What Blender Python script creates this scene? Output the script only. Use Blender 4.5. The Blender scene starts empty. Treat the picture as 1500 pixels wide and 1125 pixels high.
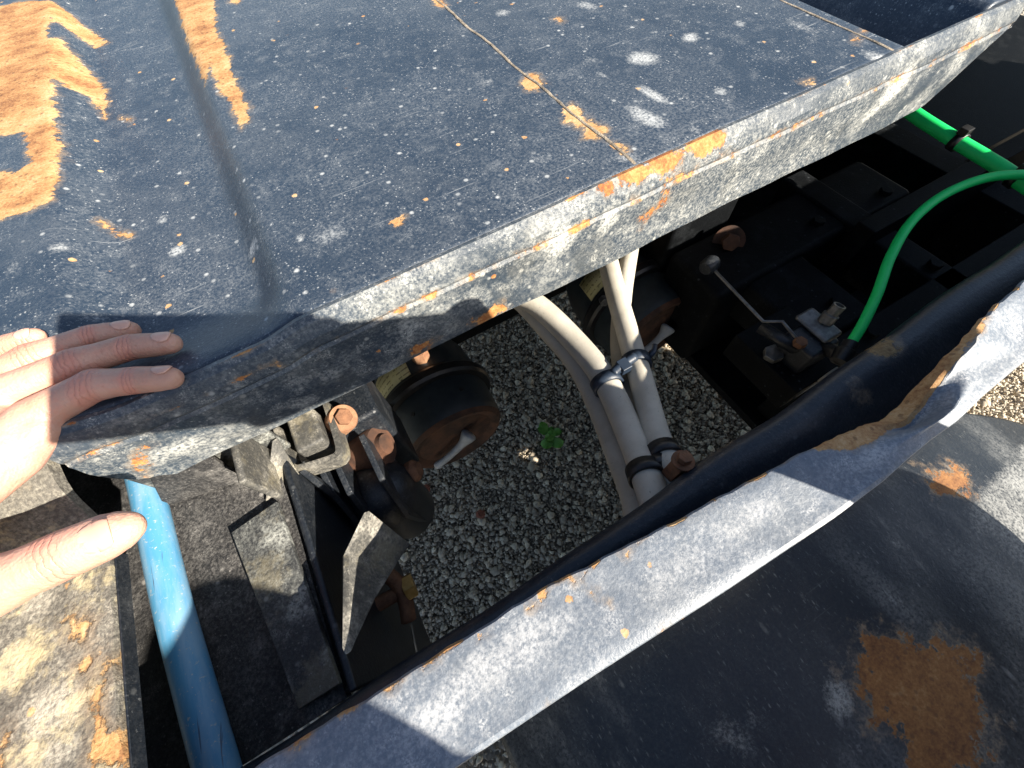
import bpy, bmesh, math, random
import numpy as np
from mathutils import Vector, Matrix

random.seed(7); rng = np.random.default_rng(7)
scene = bpy.context.scene
COL = scene.collection

# ------------------------------------------------------------------ camera
cam_d = bpy.data.cameras.new('camera'); cam = bpy.data.objects.new('camera', cam_d); COL.objects.link(cam)
cam_d.sensor_width = 36.0; cam_d.lens = 14.4; cam_d.clip_start = 0.005; cam_d.clip_end = 500
CR = Vector((0.86696857, -0.49487607, -0.05884878)); CU = Vector((0.46106965, 0.75166073, 0.47161524)); CB = Vector((-0.18915678, -0.43600897, 0.87983856))
CAM = Vector((0, 0, 1.15))
cam.matrix_world = Matrix(((CR.x, CU.x, CB.x, 0), (CR.y, CU.y, CB.y, 0), (CR.z, CU.z, CB.z, 1.15), (0, 0, 0, 1)))
scene.camera = cam

# ------------------------------------------------------------------ sky, sun, exposure
SUN = Vector((-0.43829, 0.71984, -0.53827)).normalized()      # direction the light travels
world = bpy.data.worlds.new('World'); scene.world = world; world.use_nodes = True
wn = world.node_tree; sky = wn.nodes.new('ShaderNodeTexSky'); sky.sky_type = 'NISHITA'; sky.sun_disc = False
sky.sun_elevation = math.asin(-SUN.z); sky.sun_rotation = math.atan2(-SUN.x, -SUN.y); sky.altitude = 50
bg = wn.nodes['Background']; bg.inputs['Strength'].default_value = 0.06
wn.links.new(sky.outputs['Color'], bg.inputs['Color'])
sl = bpy.data.lights.new('sun', 'SUN'); sl.energy = 5.0; sl.angle = math.radians(0.55); sl.color = (1.0, 0.91, 0.78)
so = bpy.data.objects.new('sun', sl); COL.objects.link(so); so.rotation_euler = SUN.to_track_quat('-Z', 'Y').to_euler(); so.location = (2, -4, 5)
vs = scene.view_settings; vs.view_transform = 'Standard'; vs.look = 'None'; vs.gamma = 1.0; vs.exposure = 1.48; vs.use_curve_mapping = False

DATA = {
  'DECK_RUST': [[(-0.3096,1.0199),(-0.255,0.9432),(-0.2302,0.941),(-0.1883,0.9117),(-0.1609,0.8466),(-0.143,0.7973),(-0.1587,0.7942),(-0.1927,0.8533),(-0.1953,0.7803),(-0.1854,0.7979),(-0.1716,0.7358),(-0.1548,0.6675),(-0.1588,0.6051),(-0.1691,0.6493),(-0.1914,0.6728),(-0.1906,0.6058),(-0.1877,0.5293),(-0.1906,0.4573),(-0.1944,0.4396),(-0.2121,0.4369),(-0.2321,0.4408),(-0.2625,0.4564),(-0.2709,0.557),(-0.2411,0.519),(-0.2189,0.5037),(-0.2092,0.5142),(-0.2114,0.5459),(-0.2177,0.5723),(-0.2385,0.5818),(-0.2748,0.6036)],[(-0.0424,0.8514),(0.0082,0.8086),(-0.0074,0.7455),(-0.0159,0.6848),(-0.0178,0.6169),(-0.0218,0.567),(-0.0226,0.5124),(-0.0242,0.4683),(-0.0363,0.456),(-0.0338,0.506),(-0.0417,0.5417),(-0.0376,0.5961),(-0.0513,0.5566),(-0.0522,0.616),(-0.052,0.6925)],[(0.0153,0.7763),(0.0323,0.7621),(0.0186,0.7289),(0.0108,0.7401)],[(0.2038,0.3622),(0.221,0.3789),(0.2252,0.3697),(0.2232,0.3521),(0.214,0.349),(0.2054,0.3526)],[(0.2133,0.3055),(0.2244,0.3116),(0.2266,0.3022),(0.22,0.2846),(0.2233,0.2726),(0.2299,0.2609),(0.2248,0.2577),(0.2179,0.2603),(0.2125,0.2573),(0.2041,0.2633),(0.2125,0.2756),(0.2072,0.2818),(0.2055,0.2925)],[(0.2157,0.2452),(0.2215,0.2422),(0.2197,0.2285),(0.2151,0.2276)],[(0.4009,0.2238),(0.4083,0.2196),(0.4026,0.2145),(0.3974,0.2184)],[(-0.1726,0.4229),(-0.1677,0.4167),(-0.1524,0.396),(-0.1613,0.4001)],[(-0.1459,0.6033),(-0.1353,0.5863),(-0.1377,0.5791)],[(0.2962,0.4556),(0.3069,0.451),(0.298,0.4425)],[(0.2201,0.5932),(0.2206,0.5587),(0.2133,0.5559),(0.2122,0.5835)],[(0.0355,0.2623),(0.0427,0.2601),(0.0391,0.254),(0.0344,0.2554)],[(0.5212,0.257),(0.4881,0.2462),(0.4859,0.2414)]],
  'DECK_DUST': [(0.3176,0.3355,0.0155,0.0145,-1.043,1),(0.3781,0.3378,0.0105,0.0119,-1.083,0.9),(0.2602,0.502,0.0126,0.0128,-0.887,0.7),(0.2605,0.2582,0.0242,0.0125,-1.418,0.9),(0.2866,0.2821,0.0206,0.0069,-1.452,1),(0.2738,0.3234,0.0392,0.0053,-1.383,0.55),(-0.0084,0.2777,0.0204,0.0183,-0.586,0.6),(-0.1201,0.3544,0.0094,0.0078,0.262,1),(-0.1222,0.7521,0.0233,0.0206,0.346,0.5),(-0.0649,0.3118,0.0088,0.0084,-0.823,0.9),(-0.0276,0.2821,0.0041,0.0057,-0.584,0.9),(0.1796,0.3868,0.0104,0.01,-1.122,0.6),(0.3341,0.251,0.0078,0.0084,-0.637,0.8),(0.4331,0.3295,0.0076,0.0099,-0.675,0.8),(0.3405,0.4573,0.0191,0.011,-1.099,0.8),(0.2804,0.3592,0.0171,0.0107,-1.191,0.6),(0.28,0.2232,0.0113,0.0089,-1.296,0.5),(0.2075,0.4963,0.0233,0.0118,-1.403,0.5),(-0.1294,0.6784,0.0102,0.0087,-0.655,0.6),(-0.0942,0.4068,0.0104,0.0076,-0.948,0.45),(-0.1271,0.4008,0.0071,0.0073,-0.596,0.8),(-0.1903,0.3794,0.0091,0.0076,-0.796,0.7),(0.2163,0.223,0.0212,0.0113,-1.086,0.7),(0.4741,0.2879,0.0445,0.0128,-1.67,0.5),(0.4794,0.2112,0.0192,0.0114,-1.686,0.8),(-0.0013,0.2108,0.0132,0.006,-0.027,0.3),(-0.1761,0.3019,0.0096,0.007,-0.3,0.5),(-0.2178,0.3689,0.0109,0.011,-0.575,0.5),(-0.0492,0.3294,0.007,0.0396,-0.288,0.2)],
  'LIP_DUST': [(0.1395,0.9255,0.0205,0.0213,0.24,0.9),(0.1839,0.9235,0.0174,0.0136,0.987,0.9),(0.0086,0.904,0.0304,0.0348,0.084,0.55),(0.0663,0.9056,0.0213,0.022,0.082,0.6),(0.5107,0.9217,0.022,0.023,1.509,0.95),(0.4976,0.9078,0.0188,0.0155,1.482,0.8),(0.4094,0.9058,0.012,0.0116,1.132,0.7),(0.4662,0.9116,0.0133,0.0108,1.23,0.6),(0.3464,0.9129,0.0141,0.0143,0.728,0.4),(0.2399,0.8935,0.0234,0.0147,0.244,0.6),(0.3044,0.9035,0.0334,0.0183,0.075,0.4),(-0.1014,0.9313,0.0084,0.0082,-0.779,0.7),(-0.0843,0.8876,0.0184,0.0142,-0.283,0.6),(-0.1637,0.8995,0.0346,0.0155,-0.3,0.8),(-0.0173,0.8771,0.0159,0.017,0.074,0.6),(0.6004,0.9196,0.0212,0.0368,1.499,0.6),(0.1023,0.8989,0.0281,0.013,0.079,0.5)],
  'LIP_RUST': [[(0.2545,0.9581),(0.2712,0.9573),(0.2927,0.9545),(0.2986,0.9461),(0.284,0.9448),(0.272,0.9409),(0.2603,0.9491)],[(0.2234,0.9566),(0.2353,0.9584),(0.2494,0.9547),(0.2517,0.9458),(0.2414,0.9413),(0.2292,0.9445)],[(0.1928,0.9568),(0.2078,0.9573),(0.2207,0.9512),(0.2174,0.9453),(0.2049,0.9447),(0.1945,0.949)],[(0.1759,0.9551),(0.1847,0.9525),(0.1879,0.9456),(0.1795,0.948)],[(0.2167,0.9115),(0.2364,0.9159),(0.2364,0.9224),(0.2464,0.9275),(0.2447,0.9123),(0.2293,0.9042),(0.2224,0.8983)],[(-0.1756,0.9172),(-0.1689,0.9177),(-0.1887,0.895),(-0.1935,0.8835),(-0.1963,0.8922)],[(0.0571,0.8862),(0.0861,0.8927),(0.0882,0.8809),(0.0617,0.8755)],[(0.0045,0.8907),(0.0266,0.8857),(0.0149,0.8754),(0.0016,0.8813)]],
  'LEDGE_RUST': [[(-0.2249,0.0862),(-0.2207,0.0889),(-0.2185,0.0793),(-0.2185,0.0665),(-0.2158,0.0573),(-0.2076,0.0573),(-0.2082,0.0385),(-0.2227,0.0464),(-0.2234,0.0661)],[(-0.2334,0.1251),(-0.2262,0.1249),(-0.2202,0.1138),(-0.2233,0.1063),(-0.2319,0.1148)],[(-0.2277,0.1016),(-0.223,0.0972),(-0.2239,0.0925),(-0.2273,0.0944)],[(-0.2151,0.0963),(-0.2108,0.0921),(-0.2122,0.0876)],[(-0.244,0.2574),(-0.2309,0.2465),(-0.2224,0.2329),(-0.2334,0.2283),(-0.2418,0.2388)],[(-0.2663,0.0837),(-0.2632,0.0835),(-0.2632,0.0687),(-0.2688,0.0718)],[(-0.2314,0.2217),(-0.224,0.212),(-0.227,0.1982),(-0.2317,0.2061)]],
  'LEDGE_DUST': [(-0.2441,0.0839,0.0221,0.0155,-0.508,0.9),(-0.2476,0.143,0.0209,0.0156,-0.519,0.8),(-0.2576,0.1114,0.0116,0.017,-0.512,0.7),(-0.2295,0.1366,0.0084,0.0154,-0.52,0.6),(-0.2482,0.2316,0.0189,0.0155,0.108,0.7),(-0.2379,0.062,0.0141,0.0114,-0.504,0.8)],
  'RAIL_RUST': [[(0.2006,-0.0114),(0.2357,-0.0187),(0.2664,-0.02),(0.2886,-0.0185),(0.3103,-0.0129),(0.3512,-0.0046),(0.3769,-0.0027),(0.3637,-0.0089),(0.3272,-0.0136),(0.3087,-0.0215),(0.2841,-0.0308),(0.2661,-0.0302),(0.2426,-0.0284),(0.2205,-0.026)],[(0.0578,-0.0003),(0.0639,-0.0008),(0.061,-0.0053),(0.0557,-0.0065)],[(0.0217,0.0014),(0.0282,0.0005),(0.0285,-0.0026),(0.0225,-0.0024)],[(-0.001,0.0022),(0.0055,0.0017),(0.0032,-0.0022),(-0.0007,-0.0011)],[(-0.0082,0.0016),(-0.0051,0.0014),(-0.0072,-0.0013)],[(-0.0938,0.007),(-0.0844,0.0058),(-0.0905,0.0035)],[(-0.0735,0.0077),(-0.0578,0.006),(-0.063,0.0036),(-0.0731,0.004)],[(-0.0393,0.0048),(-0.0305,0.0028),(-0.033,0.0004),(-0.0389,0.0015)],[(0.0282,-0.0097),(0.0317,-0.0109),(0.0292,-0.0131)],[(0.0317,-0.0181),(0.0348,-0.0183),(0.0322,-0.0207)],[(0.0494,-0.0437),(0.0557,-0.0446),(0.0524,-0.0457)],[(-0.0207,-0.0404),(-0.0186,-0.0409),(-0.0195,-0.0424)],[(0.2713,-0.0456),(0.2721,-0.0488),(0.2659,-0.0504)],[(-0.1462,0.0073),(-0.1371,0.0077),(-0.1361,0.0047),(-0.1434,0.0042)],[(-0.1165,0.0081),(-0.1111,0.0074),(-0.1136,0.0055)],[(0.2198,-0.0511),(0.2687,-0.0521),(0.2617,-0.0548),(0.2214,-0.0545)]],
  'RAIL_DUST': [(-0.0291,-0.0119,0.0595,0.0159,-0.039,0.8),(-0.0729,-0.0178,0.0301,0.0152,-0.046,0.8),(0.082,-0.025,0.0603,0.015,-0.046,0.55),(0.179,-0.0507,0.0474,0.0083,-0.023,0.9),(0.1346,-0.0248,0.0413,0.0106,-0.044,0.7),(0.2275,-0.0354,0.0301,0.0098,-0.086,0.8),(0.3256,-0.0319,0.037,0.0123,0.058,0.5),(0.2445,-0.0558,0.0211,0.0101,0.109,0.9),(0.206,-0.0278,0.0196,0.0054,-0.082,0.6),(0.0335,-0.0253,0.0558,0.0127,-0.047,0.4)],
  'FENDER_RUST': [[(0.2064,-0.1548),(0.2216,-0.1553),(0.2376,-0.1616),(0.243,-0.1728),(0.259,-0.1819),(0.2678,-0.1815),(0.2839,-0.1933),(0.283,-0.2033),(0.2672,-0.2073),(0.2643,-0.2156),(0.2535,-0.2217),(0.2522,-0.2304),(0.2369,-0.2378),(0.2195,-0.2391),(0.1975,-0.2439),(0.1779,-0.2373),(0.179,-0.2233),(0.1844,-0.211),(0.1948,-0.2031),(0.1797,-0.1947),(0.184,-0.1854),(0.1809,-0.1788),(0.1831,-0.1677),(0.1926,-0.168)],[(0.3861,-0.091),(0.4215,-0.1042),(0.4197,-0.1186),(0.4025,-0.1234),(0.3846,-0.1092)]],
  'FENDER_DUST': [(0.1675,-0.1714,0.0119,0.0178,-0.786,0.8),(0.2612,-0.1466,0.0139,0.0086,-0.957,0.6),(0.3007,-0.1164,0.0131,0.007,-1.278,0.6),(0.1968,-0.133,0.0088,0.0047,-1.177,0.4),(0.1845,-0.1089,0.0184,0.0074,-1.175,0.3),(0.2198,-0.1201,0.0068,0.0049,-0.944,0.4),(0.1556,-0.1995,0.0078,0.0102,-0.771,0.5),(0.0877,-0.1531,0.0301,0.0203,-0.506,0.45),(0.3272,-0.2013,0.0158,0.0109,-0.517,0.5),(0.2148,-0.0957,0.0143,0.0066,-1.206,0.25)],
  'HAND': {'index':[(-0.1981,0.2187,0.955),(-0.1662,0.2241,0.954),(-0.1449,0.2161,0.952),(-0.1278,0.2085,0.95)],'middle':[(-0.2202,0.2408,0.959),(-0.1759,0.2457,0.955),(-0.1478,0.2478,0.949),(-0.1275,0.2413,0.945)],'ring':[(-0.2461,0.2497,0.958),(-0.1988,0.2643,0.956),(-0.1698,0.2708,0.949),(-0.1518,0.2702,0.943)],'little':[(-0.2726,0.2545,0.956),(-0.2365,0.2778,0.958),(-0.2124,0.2825,0.957),(-0.1954,0.2802,0.957)],'thumb':[(-0.2645,0.146,0.955),(-0.2233,0.1333,0.95),(-0.1895,0.1325,0.948),(-0.1675,0.1318,0.946)],'wrist':(-0.2814,0.1715,0.96)},
  'HOSE_A': [(0.1188,0.3601,0.76),(0.1473,0.3136,0.755),(0.1677,0.2736,0.75),(0.1773,0.2128,0.747),(0.175,0.1499,0.752),(0.1537,0.0782,0.765),(0.133,0.0334,0.785),(0.1243,0.0134,0.79)],
  'HOSE_B': [(0.1292,0.3887,0.735),(0.1572,0.3211,0.735),(0.1674,0.252,0.73),(0.173,0.1914,0.722),(0.1616,0.1308,0.722),(0.1431,0.0745,0.732),(0.1282,0.0354,0.745),(0.114,0.0102,0.755)],
  'HOSE_C': [(0.336,0.3995,0.74),(0.3001,0.3215,0.742),(0.2687,0.2559,0.742),(0.2366,0.1865,0.745),(0.2052,0.1244,0.755),(0.1714,0.0645,0.772),(0.1572,0.0333,0.785),(0.1524,0.0115,0.785)],
  'HOSE_D': [(0.4285,0.402,0.71),(0.3556,0.3258,0.71),(0.2926,0.2599,0.71),(0.2393,0.1974,0.715),(0.2007,0.1357,0.725),(0.1707,0.0782,0.742),(0.1551,0.045,0.755),(0.1435,0.0129,0.76)],
  'GREEN_THICK': [(0.8564,0.3503,0.76),(0.8357,0.2756,0.76),(0.8251,0.2092,0.76),(0.817,0.1408,0.76),(0.8052,0.0808,0.76),(0.7975,0.0131,0.76)],
  'GREEN_THIN': [(0.4635,0.048,0.715),(0.4891,0.0588,0.725),(0.5332,0.0805,0.735),(0.5843,0.1097,0.745),(0.6405,0.1321,0.755),(0.6962,0.1389,0.765),(0.7471,0.1283,0.775),(0.7833,0.1046,0.78),(0.8376,0.0661,0.775)],
  'ROD': [(0.4332,0.2424,0.7),(0.4302,0.2229,0.7),(0.4218,0.1318,0.7),(0.442,0.1191,0.7),(0.4354,0.0843,0.7)],
  'VALVE': [(0.4678,0.0871,0.69),(0.4947,0.0883,0.71),(0.4579,0.0623,0.69),(0.4616,0.0469,0.712),(0.4314,0.2405,0.7),(0.4941,0.0833,0.69),(0.4195,0.0898,0.66)],
  'BLUE': [(-0.2484,0.2829,0.823),(-0.2426,0.2366,0.823),(-0.2339,0.128,0.823),(-0.2216,0.0224,0.823),(-0.2191,-0.0019,0.823)],
  'CH1': [(0.0074,0.2721,0.5)],
  'CH2': [(0.4227,0.2688,0.5)],
  'TIE': [(0.1496,0.137,0.8),(0.1819,0.1394,0.79),(0.2094,0.1366,0.79)],
  'CLAMP': [(0.127,0.0389,0.79),(0.1542,0.0334,0.8),(0.1527,0.0273,0.8)],
  'WEB': [(-0.196,0.2112,0.952),(-0.2124,0.2015,0.95)],
  'WEED': [(0.2541,0.3568,0.0)],
  'PINS': [(-0.0989,0.2013,0.7),(-0.1133,0.0744,0.7),(-0.1007,0.0742,0.7)],
  'FIN': [(-0.0867,0.1228,0.825),(-0.0785,0.0969,0.765),(-0.1034,0.0781,0.79),(-0.1153,0.047,0.84),(-0.1158,0.0337,0.862),(-0.1167,0.0389,0.862),(-0.1098,0.0982,0.83)],
  'GUS': [(-0.1346,0.219,0.83),(-0.1376,0.1924,0.8),(-0.1487,0.1835,0.8),(-0.161,0.1783,0.812)],
  'SMALLST': [(-0.1289,0.4,0.0),(-0.0266,0.2598,0.0),(0.1825,0.2794,0.0),(0.3445,0.4606,0.0)],
}


# ------------------------------------------------------------------ node helpers
class NT:
    def __init__(s, name):
        s.m = bpy.data.materials.new(name); s.m.use_nodes = True; s.t = s.m.node_tree
        s.b = s.t.nodes['Principled BSDF']; s.co = s.t.nodes.new('ShaderNodeTexCoord').outputs['Object']
    def n(s, typ, **kw):
        nd = s.t.nodes.new(typ)
        for k, v in kw.items():
            if k.startswith('i_'): s.set(nd.inputs[k[2:]], v)
            elif k.startswith('x'): s.set(nd.inputs[int(k[1:])], v)
            else: setattr(nd, k, v)
        return nd
    def set(s, sock, v):
        if isinstance(v, bpy.types.NodeSocket): s.t.links.new(v, sock)
        else: sock.default_value = v
    def math(s, op, a, b=0.0, clamp=False):
        nd = s.n('ShaderNodeMath', operation=op, use_clamp=clamp); s.set(nd.inputs[0], a); s.set(nd.inputs[1], b); return nd.outputs[0]
    def noise(s, scale, detail=4, rough=.55, vec=None, dist=0.0):
        nd = s.n('ShaderNodeTexNoise'); s.set(nd.inputs['Vector'], vec or s.co)
        nd.inputs['Scale'].default_value = scale; nd.inputs['Detail'].default_value = detail; nd.inputs['Roughness'].default_value = rough; nd.inputs['Distortion'].default_value = dist
        return nd.outputs['Fac']
    def vor(s, scale, vec=None, feature='F1', rand=1.0):
        nd = s.n('ShaderNodeTexVoronoi', feature=feature); s.set(nd.inputs['Vector'], vec or s.co); nd.inputs['Scale'].default_value = scale; nd.inputs['Randomness'].default_value = rand
        return nd
    def map(s, loc=(0, 0, 0), rot=(0, 0, 0), sc=(1, 1, 1), vec=None):
        nd = s.n('ShaderNodeMapping'); s.set(nd.inputs['Vector'], vec or s.co)
        nd.inputs['Location'].default_value = loc; nd.inputs['Rotation'].default_value = rot; nd.inputs['Scale'].default_value = sc
        return nd.outputs[0]
    def step(s, v, a, b, lo=0.0, hi=1.0):
        nd = s.n('ShaderNodeMapRange'); nd.interpolation_type = 'SMOOTHSTEP'; s.set(nd.inputs[0], v)
        for i, q in enumerate((a, b, lo, hi)): nd.inputs[i + 1].default_value = q
        return nd.outputs[0]
    def attr(s, name): return s.n('ShaderNodeAttribute', attribute_name=name).outputs['Fac']
    def mix(s, f, a, b):
        nd = s.n('ShaderNodeMix', data_type='RGBA'); s.set(nd.inputs[0], f)
        for sock, v in ((nd.inputs[6], a), (nd.inputs[7], b)):
            if isinstance(v, tuple): v = (*v[:3], 1)
            s.set(sock, v)
        return nd.outputs[2]
    def ramp(s, f, stops):
        nd = s.n('ShaderNodeValToRGB'); s.set(nd.inputs[0], f); e = nd.color_ramp.elements
        while len(e) < len(stops): e.new(.5)
        for el, (p, c) in zip(e, stops): el.position = p; el.color = (*c, 1)
        return nd.outputs[0]
    def bump(s, h, strength, dist, normal=None):
        nd = s.n('ShaderNodeBump'); nd.inputs['Strength'].default_value = strength; nd.inputs['Distance'].default_value = dist; s.set(nd.inputs['Height'], h)
        if normal: s.t.links.new(normal, nd.inputs['Normal'])
        return nd.outputs[0]
    def out(s, col=None, rough=None, nrm=None, metal=None, spec=None, **kw):
        b = s.b.inputs
        if col is not None: s.set(b['Base Color'], (*col, 1) if isinstance(col, tuple) else col)
        if rough is not None: s.set(b['Roughness'], rough)
        if nrm is not None: s.set(b['Normal'], nrm)
        if metal is not None: s.set(b['Metallic'], metal)
        if spec is not None: s.set(b['Specular IOR Level'], spec)
        return s.m

RUST = [(0.35, (.14, .055, .022)), (.43, (.31, .145, .055)), (.51, (.45, .25, .10)), (.60, (.55, .36, .18)), (.70, (.58, .46, .31))]
def steel(name, base, dust=(.36, .37, .36), film=.25, speck=.5, big=.3, streak=None, chips=.35, rustramp=RUST, rough=.42, scratch=.4, crust=0.0, bumpk=1.0, spec=.5, rustnoise=.55, patch=0.0, pscale=16, ruststreak=None):
    """weathered painted steel: paint, dust film, specks, smudges ('dust' field), rust outlines ('rust' field)"""
    t = NT(name)
    cloud = t.noise(7, 5, .6); mid = t.noise(45, 6, .65); fine = t.noise(420, 5, .7); grain = t.noise(900, 3, .7)
    vec = t.map(rot=(0, 0, streak[0]), sc=streak[1]) if streak else t.co
    stv = t.noise(60, 5, .7, vec)
    # film of dust
    f = t.math('MULTIPLY', t.step(cloud, .3, .75), t.step(fine, .38, .70))
    f = t.math('ADD', t.math('MULTIPLY', f, film), t.math('MULTIPLY', t.math('MULTIPLY', t.step(stv, .48, .72), t.step(grain, .4, .65)), film * 1.2))
    # fine specks
    v1 = t.vor(330, vec); c1 = t.n('ShaderNodeSeparateColor'); t.t.links.new(v1.outputs['Color'], c1.inputs[0])
    sp = t.math('MULTIPLY', t.math('MULTIPLY', t.step(t.math('ADD', v1.outputs['Distance'], t.math('MULTIPLY', grain, .5)), .56, .30), t.step(c1.outputs[0], .45, .95)), .62)
    sp = t.math('MAXIMUM', sp, t.math('MULTIPLY', t.step(t.noise(560, 6, .8, vec), .585, .66), .6))
    v2 = t.vor(95, vec); c2 = t.n('ShaderNodeSeparateColor'); t.t.links.new(v2.outputs['Color'], c2.inputs[0])
    sp2 = t.math('MULTIPLY', t.step(t.math('ADD', v2.outputs['Distance'], t.math('MULTIPLY', fine, .25)), .36, .22), t.step(c2.outputs[1], .74, .8))
    sp = t.math('MULTIPLY', t.math('MAXIMUM', sp, t.math('MULTIPLY', sp2, big)), t.math('MULTIPLY', t.step(mid, .30, .62), speck))
    # scratches
    sc = 0.0
    if scratch:
        acc = None
        for i, (a, sx, sy) in enumerate(((.55, 6, 330), (.45, 9, 420), (1.25, 7, 380), (-.3, 8, 360))):
            q = t.step(t.noise(1, 2, .5, t.map(loc=(i * 3.1, i, 0), rot=(0, 0, -a), sc=(sx, sy, 1)), .25), .71, .76)
            acc = q if acc is None else t.math('MAXIMUM', acc, q)
        sc = t.math('MULTIPLY', t.math('MULTIPLY', acc, t.step(t.noise(14, 3), .42, .62)), scratch)
    # smudges
    d = t.attr('dust')
    dn = t.math('ADD', t.math('MULTIPLY', mid, .55), t.math('MULTIPLY', fine, .45))
    dd = t.math('MULTIPLY', t.step(t.math('ADD', d, t.math('MULTIPLY', t.math('SUBTRACT', dn, .5), 1.5)), .30, .95), t.step(d, .03, .25)); dd = t.math('MULTIPLY', t.math('MULTIPLY', dd, t.step(fine, .25, .60)), .8)
    if patch:
        pt = t.math('MULTIPLY', t.step(t.noise(pscale, 8, .68, vec), .47, .66), t.step(fine, .30, .62)); f = t.math('MAXIMUM', f, t.math('MULTIPLY', pt, patch))
    a = t.math('ADD', f, sp); a = t.math('MAXIMUM', a, sc); a = t.math('MAXIMUM', a, dd)
    a = t.math('MINIMUM', a, 1.0)
    dcol = t.mix(mid, tuple(c * .85 for c in dust), tuple(min(1, c * 1.18) for c in dust))
    col = t.mix(cloud, tuple(c * .8 for c in base), tuple(c * 1.25 for c in base))
    col = t.mix(a, col, dcol)
    if crust:
        k = t.step(t.noise(24, 8, .72), .50, .62); col = t.mix(t.math('MULTIPLY', k, crust), col, t.mix(mid, (.50, .40, .17), (.66, .60, .44)))
    # rust
    r = t.attr('rust'); rvec = t.map(rot=(0, 0, ruststreak[0]), sc=ruststreak[1]) if ruststreak else t.co
    rbig = t.noise(70, 7, .72, rvec); rn = t.math('MULTIPLY', t.math('SUBTRACT', rbig, .5), rustnoise)
    r2 = t.math('ADD', t.math('ADD', r, rn), t.math('MULTIPLY', t.math('SUBTRACT', fine, .5), .22)); mask = t.step(r2, .475, .525)
    v3 = t.vor(26); c3 = t.n('ShaderNodeSeparateColor'); t.t.links.new(v3.outputs['Color'], c3.inputs[0])
    chip = t.math('MULTIPLY', t.step(t.math('ADD', v3.outputs['Distance'], t.math('MULTIPLY', fine, .22)), t_in(chips), t_in(chips) - .04), t.step(c3.outputs[2], .70, .72)) if chips else 0.0
    v4 = t.vor(60); c4 = t.n('ShaderNodeSeparateColor'); t.t.links.new(v4.outputs['Color'], c4.inputs[0])
    chip2 = t.math('MULTIPLY', t.step(t.math('ADD', v4.outputs['Distance'], t.math('MULTIPLY', fine, .25)), .27, .23), t.step(c4.outputs[0], .86, .88)) if chips else 0.0
    mask = t.math('MAXIMUM', mask, t.math('MULTIPLY', t.math('MAXIMUM', chip, chip2), .9))
    rv = t.math('ADD', t.math('MULTIPLY', t.noise(26, 7, .75, rvec), .62), t.math('MULTIPLY', fine, .38))
    rv = t.math('ADD', rv, t.math('MULTIPLY', t.math('SUBTRACT', r2, .75), -.10))
    rc = t.ramp(rv, rustramp)
    v5 = t.vor(190); c5 = t.n('ShaderNodeSeparateColor'); t.t.links.new(v5.outputs['Color'], c5.inputs[0])
    pit = t.math('MULTIPLY', t.step(v5.outputs['Distance'], .42, .2), t.step(c5.outputs[1], .6, .8)); rc = t.mix(t.math('MULTIPLY', pit, .55), rc, (.10, .045, .02))
    stain = t.math('MULTIPLY', t.step(r2, .30, .50), t.math('SUBTRACT', 1.0, mask))
    col = t.mix(t.math('MULTIPLY', t.math('MULTIPLY', stain, t.step(mid, .35, .65)), .55), col, (.30, .22, .14))
    col = t.mix(mask, col, rc)
    rgh = t.math('ADD', rough, t.math('MULTIPLY', t.math('MAXIMUM', a, mask), .42), True)
    h = t.math('SUBTRACT', t.math('MULTIPLY', t.noise(300, 4, .7), .6), t.math('MULTIPLY', t.step(t.math('ADD', r, rn), .46, .54), .8))
    nb = t.bump(h, .55 * bumpk, .0014)
    return t.out(col, rgh, nb, spec=spec)
def t_in(c): return .16 + .3 * c

DARK = (.012, .017, .026)
M = {}
M['deck'] = steel('deck_paint', (.018, .031, .052), dust=(.50, .52, .52), film=.20, speck=1.15, big=.6, scratch=.45, chips=.10, rough=.36, ruststreak=(.45, (.8, 1.25, 1)), patch=.10, pscale=9, rustnoise=.8)
M['lip'] = steel('lip_paint', (.030, .044, .062), dust=(.60, .60, .55), film=.50, speck=.75, big=.6, scratch=.15, chips=.12, rough=.42, patch=.45, pscale=19, crust=.04, rustnoise=1.0, rustramp=[(.36, (.11, .03, .012)), (.46, (.34, .11, .03)), (.55, (.48, .22, .07)), (.7, (.58, .42, .24))])
M['rail'] = steel('rail_paint', (.12, .145, .18), dust=(.48, .49, .50), film=.62, speck=.6, big=.4, scratch=.1, chips=.1, rough=.40, crust=.02, bumpk=1.0, patch=.35, pscale=20)
M['ledge'] = steel('ledge_dirt', (.085, .080, .070), dust=(.48, .45, .37), film=.55, speck=.6, big=.3, scratch=0, chips=.3, rough=.7, crust=.75, bumpk=2.4, patch=.5, pscale=12)
M['black'] = steel('black_chassis_paint', (.006, .009, .014), dust=(.32, .33, .33), film=.08, speck=.45, big=.4, scratch=.0, chips=0, rough=.4, patch=.12)
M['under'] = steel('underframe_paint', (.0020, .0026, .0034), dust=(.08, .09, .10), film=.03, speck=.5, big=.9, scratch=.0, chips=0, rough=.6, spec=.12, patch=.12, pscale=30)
M['flange'] = steel('flange_paint', (.006, .011, .020), dust=(.28, .29, .29), film=.08, speck=.40, big=.3, scratch=.0, chips=.12, rough=.36, patch=.10, rustramp=[(0.3, (.05, .03, .02)), (.5, (.22, .14, .06)), (.7, (.4, .3, .15))])
M['pan'] = steel('pan_undercoat', (.012, .012, .013), dust=(.46, .44, .41), film=.26, speck=.6, big=.7, scratch=0, chips=0, rough=.7, bumpk=2.8, patch=.28, pscale=30)
M['grime'] = steel('grimy_plate', (.022, .024, .026), dust=(.44, .45, .41), film=.3, speck=.6, big=.6, scratch=0, chips=0, rough=.6, crust=.15, bumpk=1.6, patch=.8, pscale=20)
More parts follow.
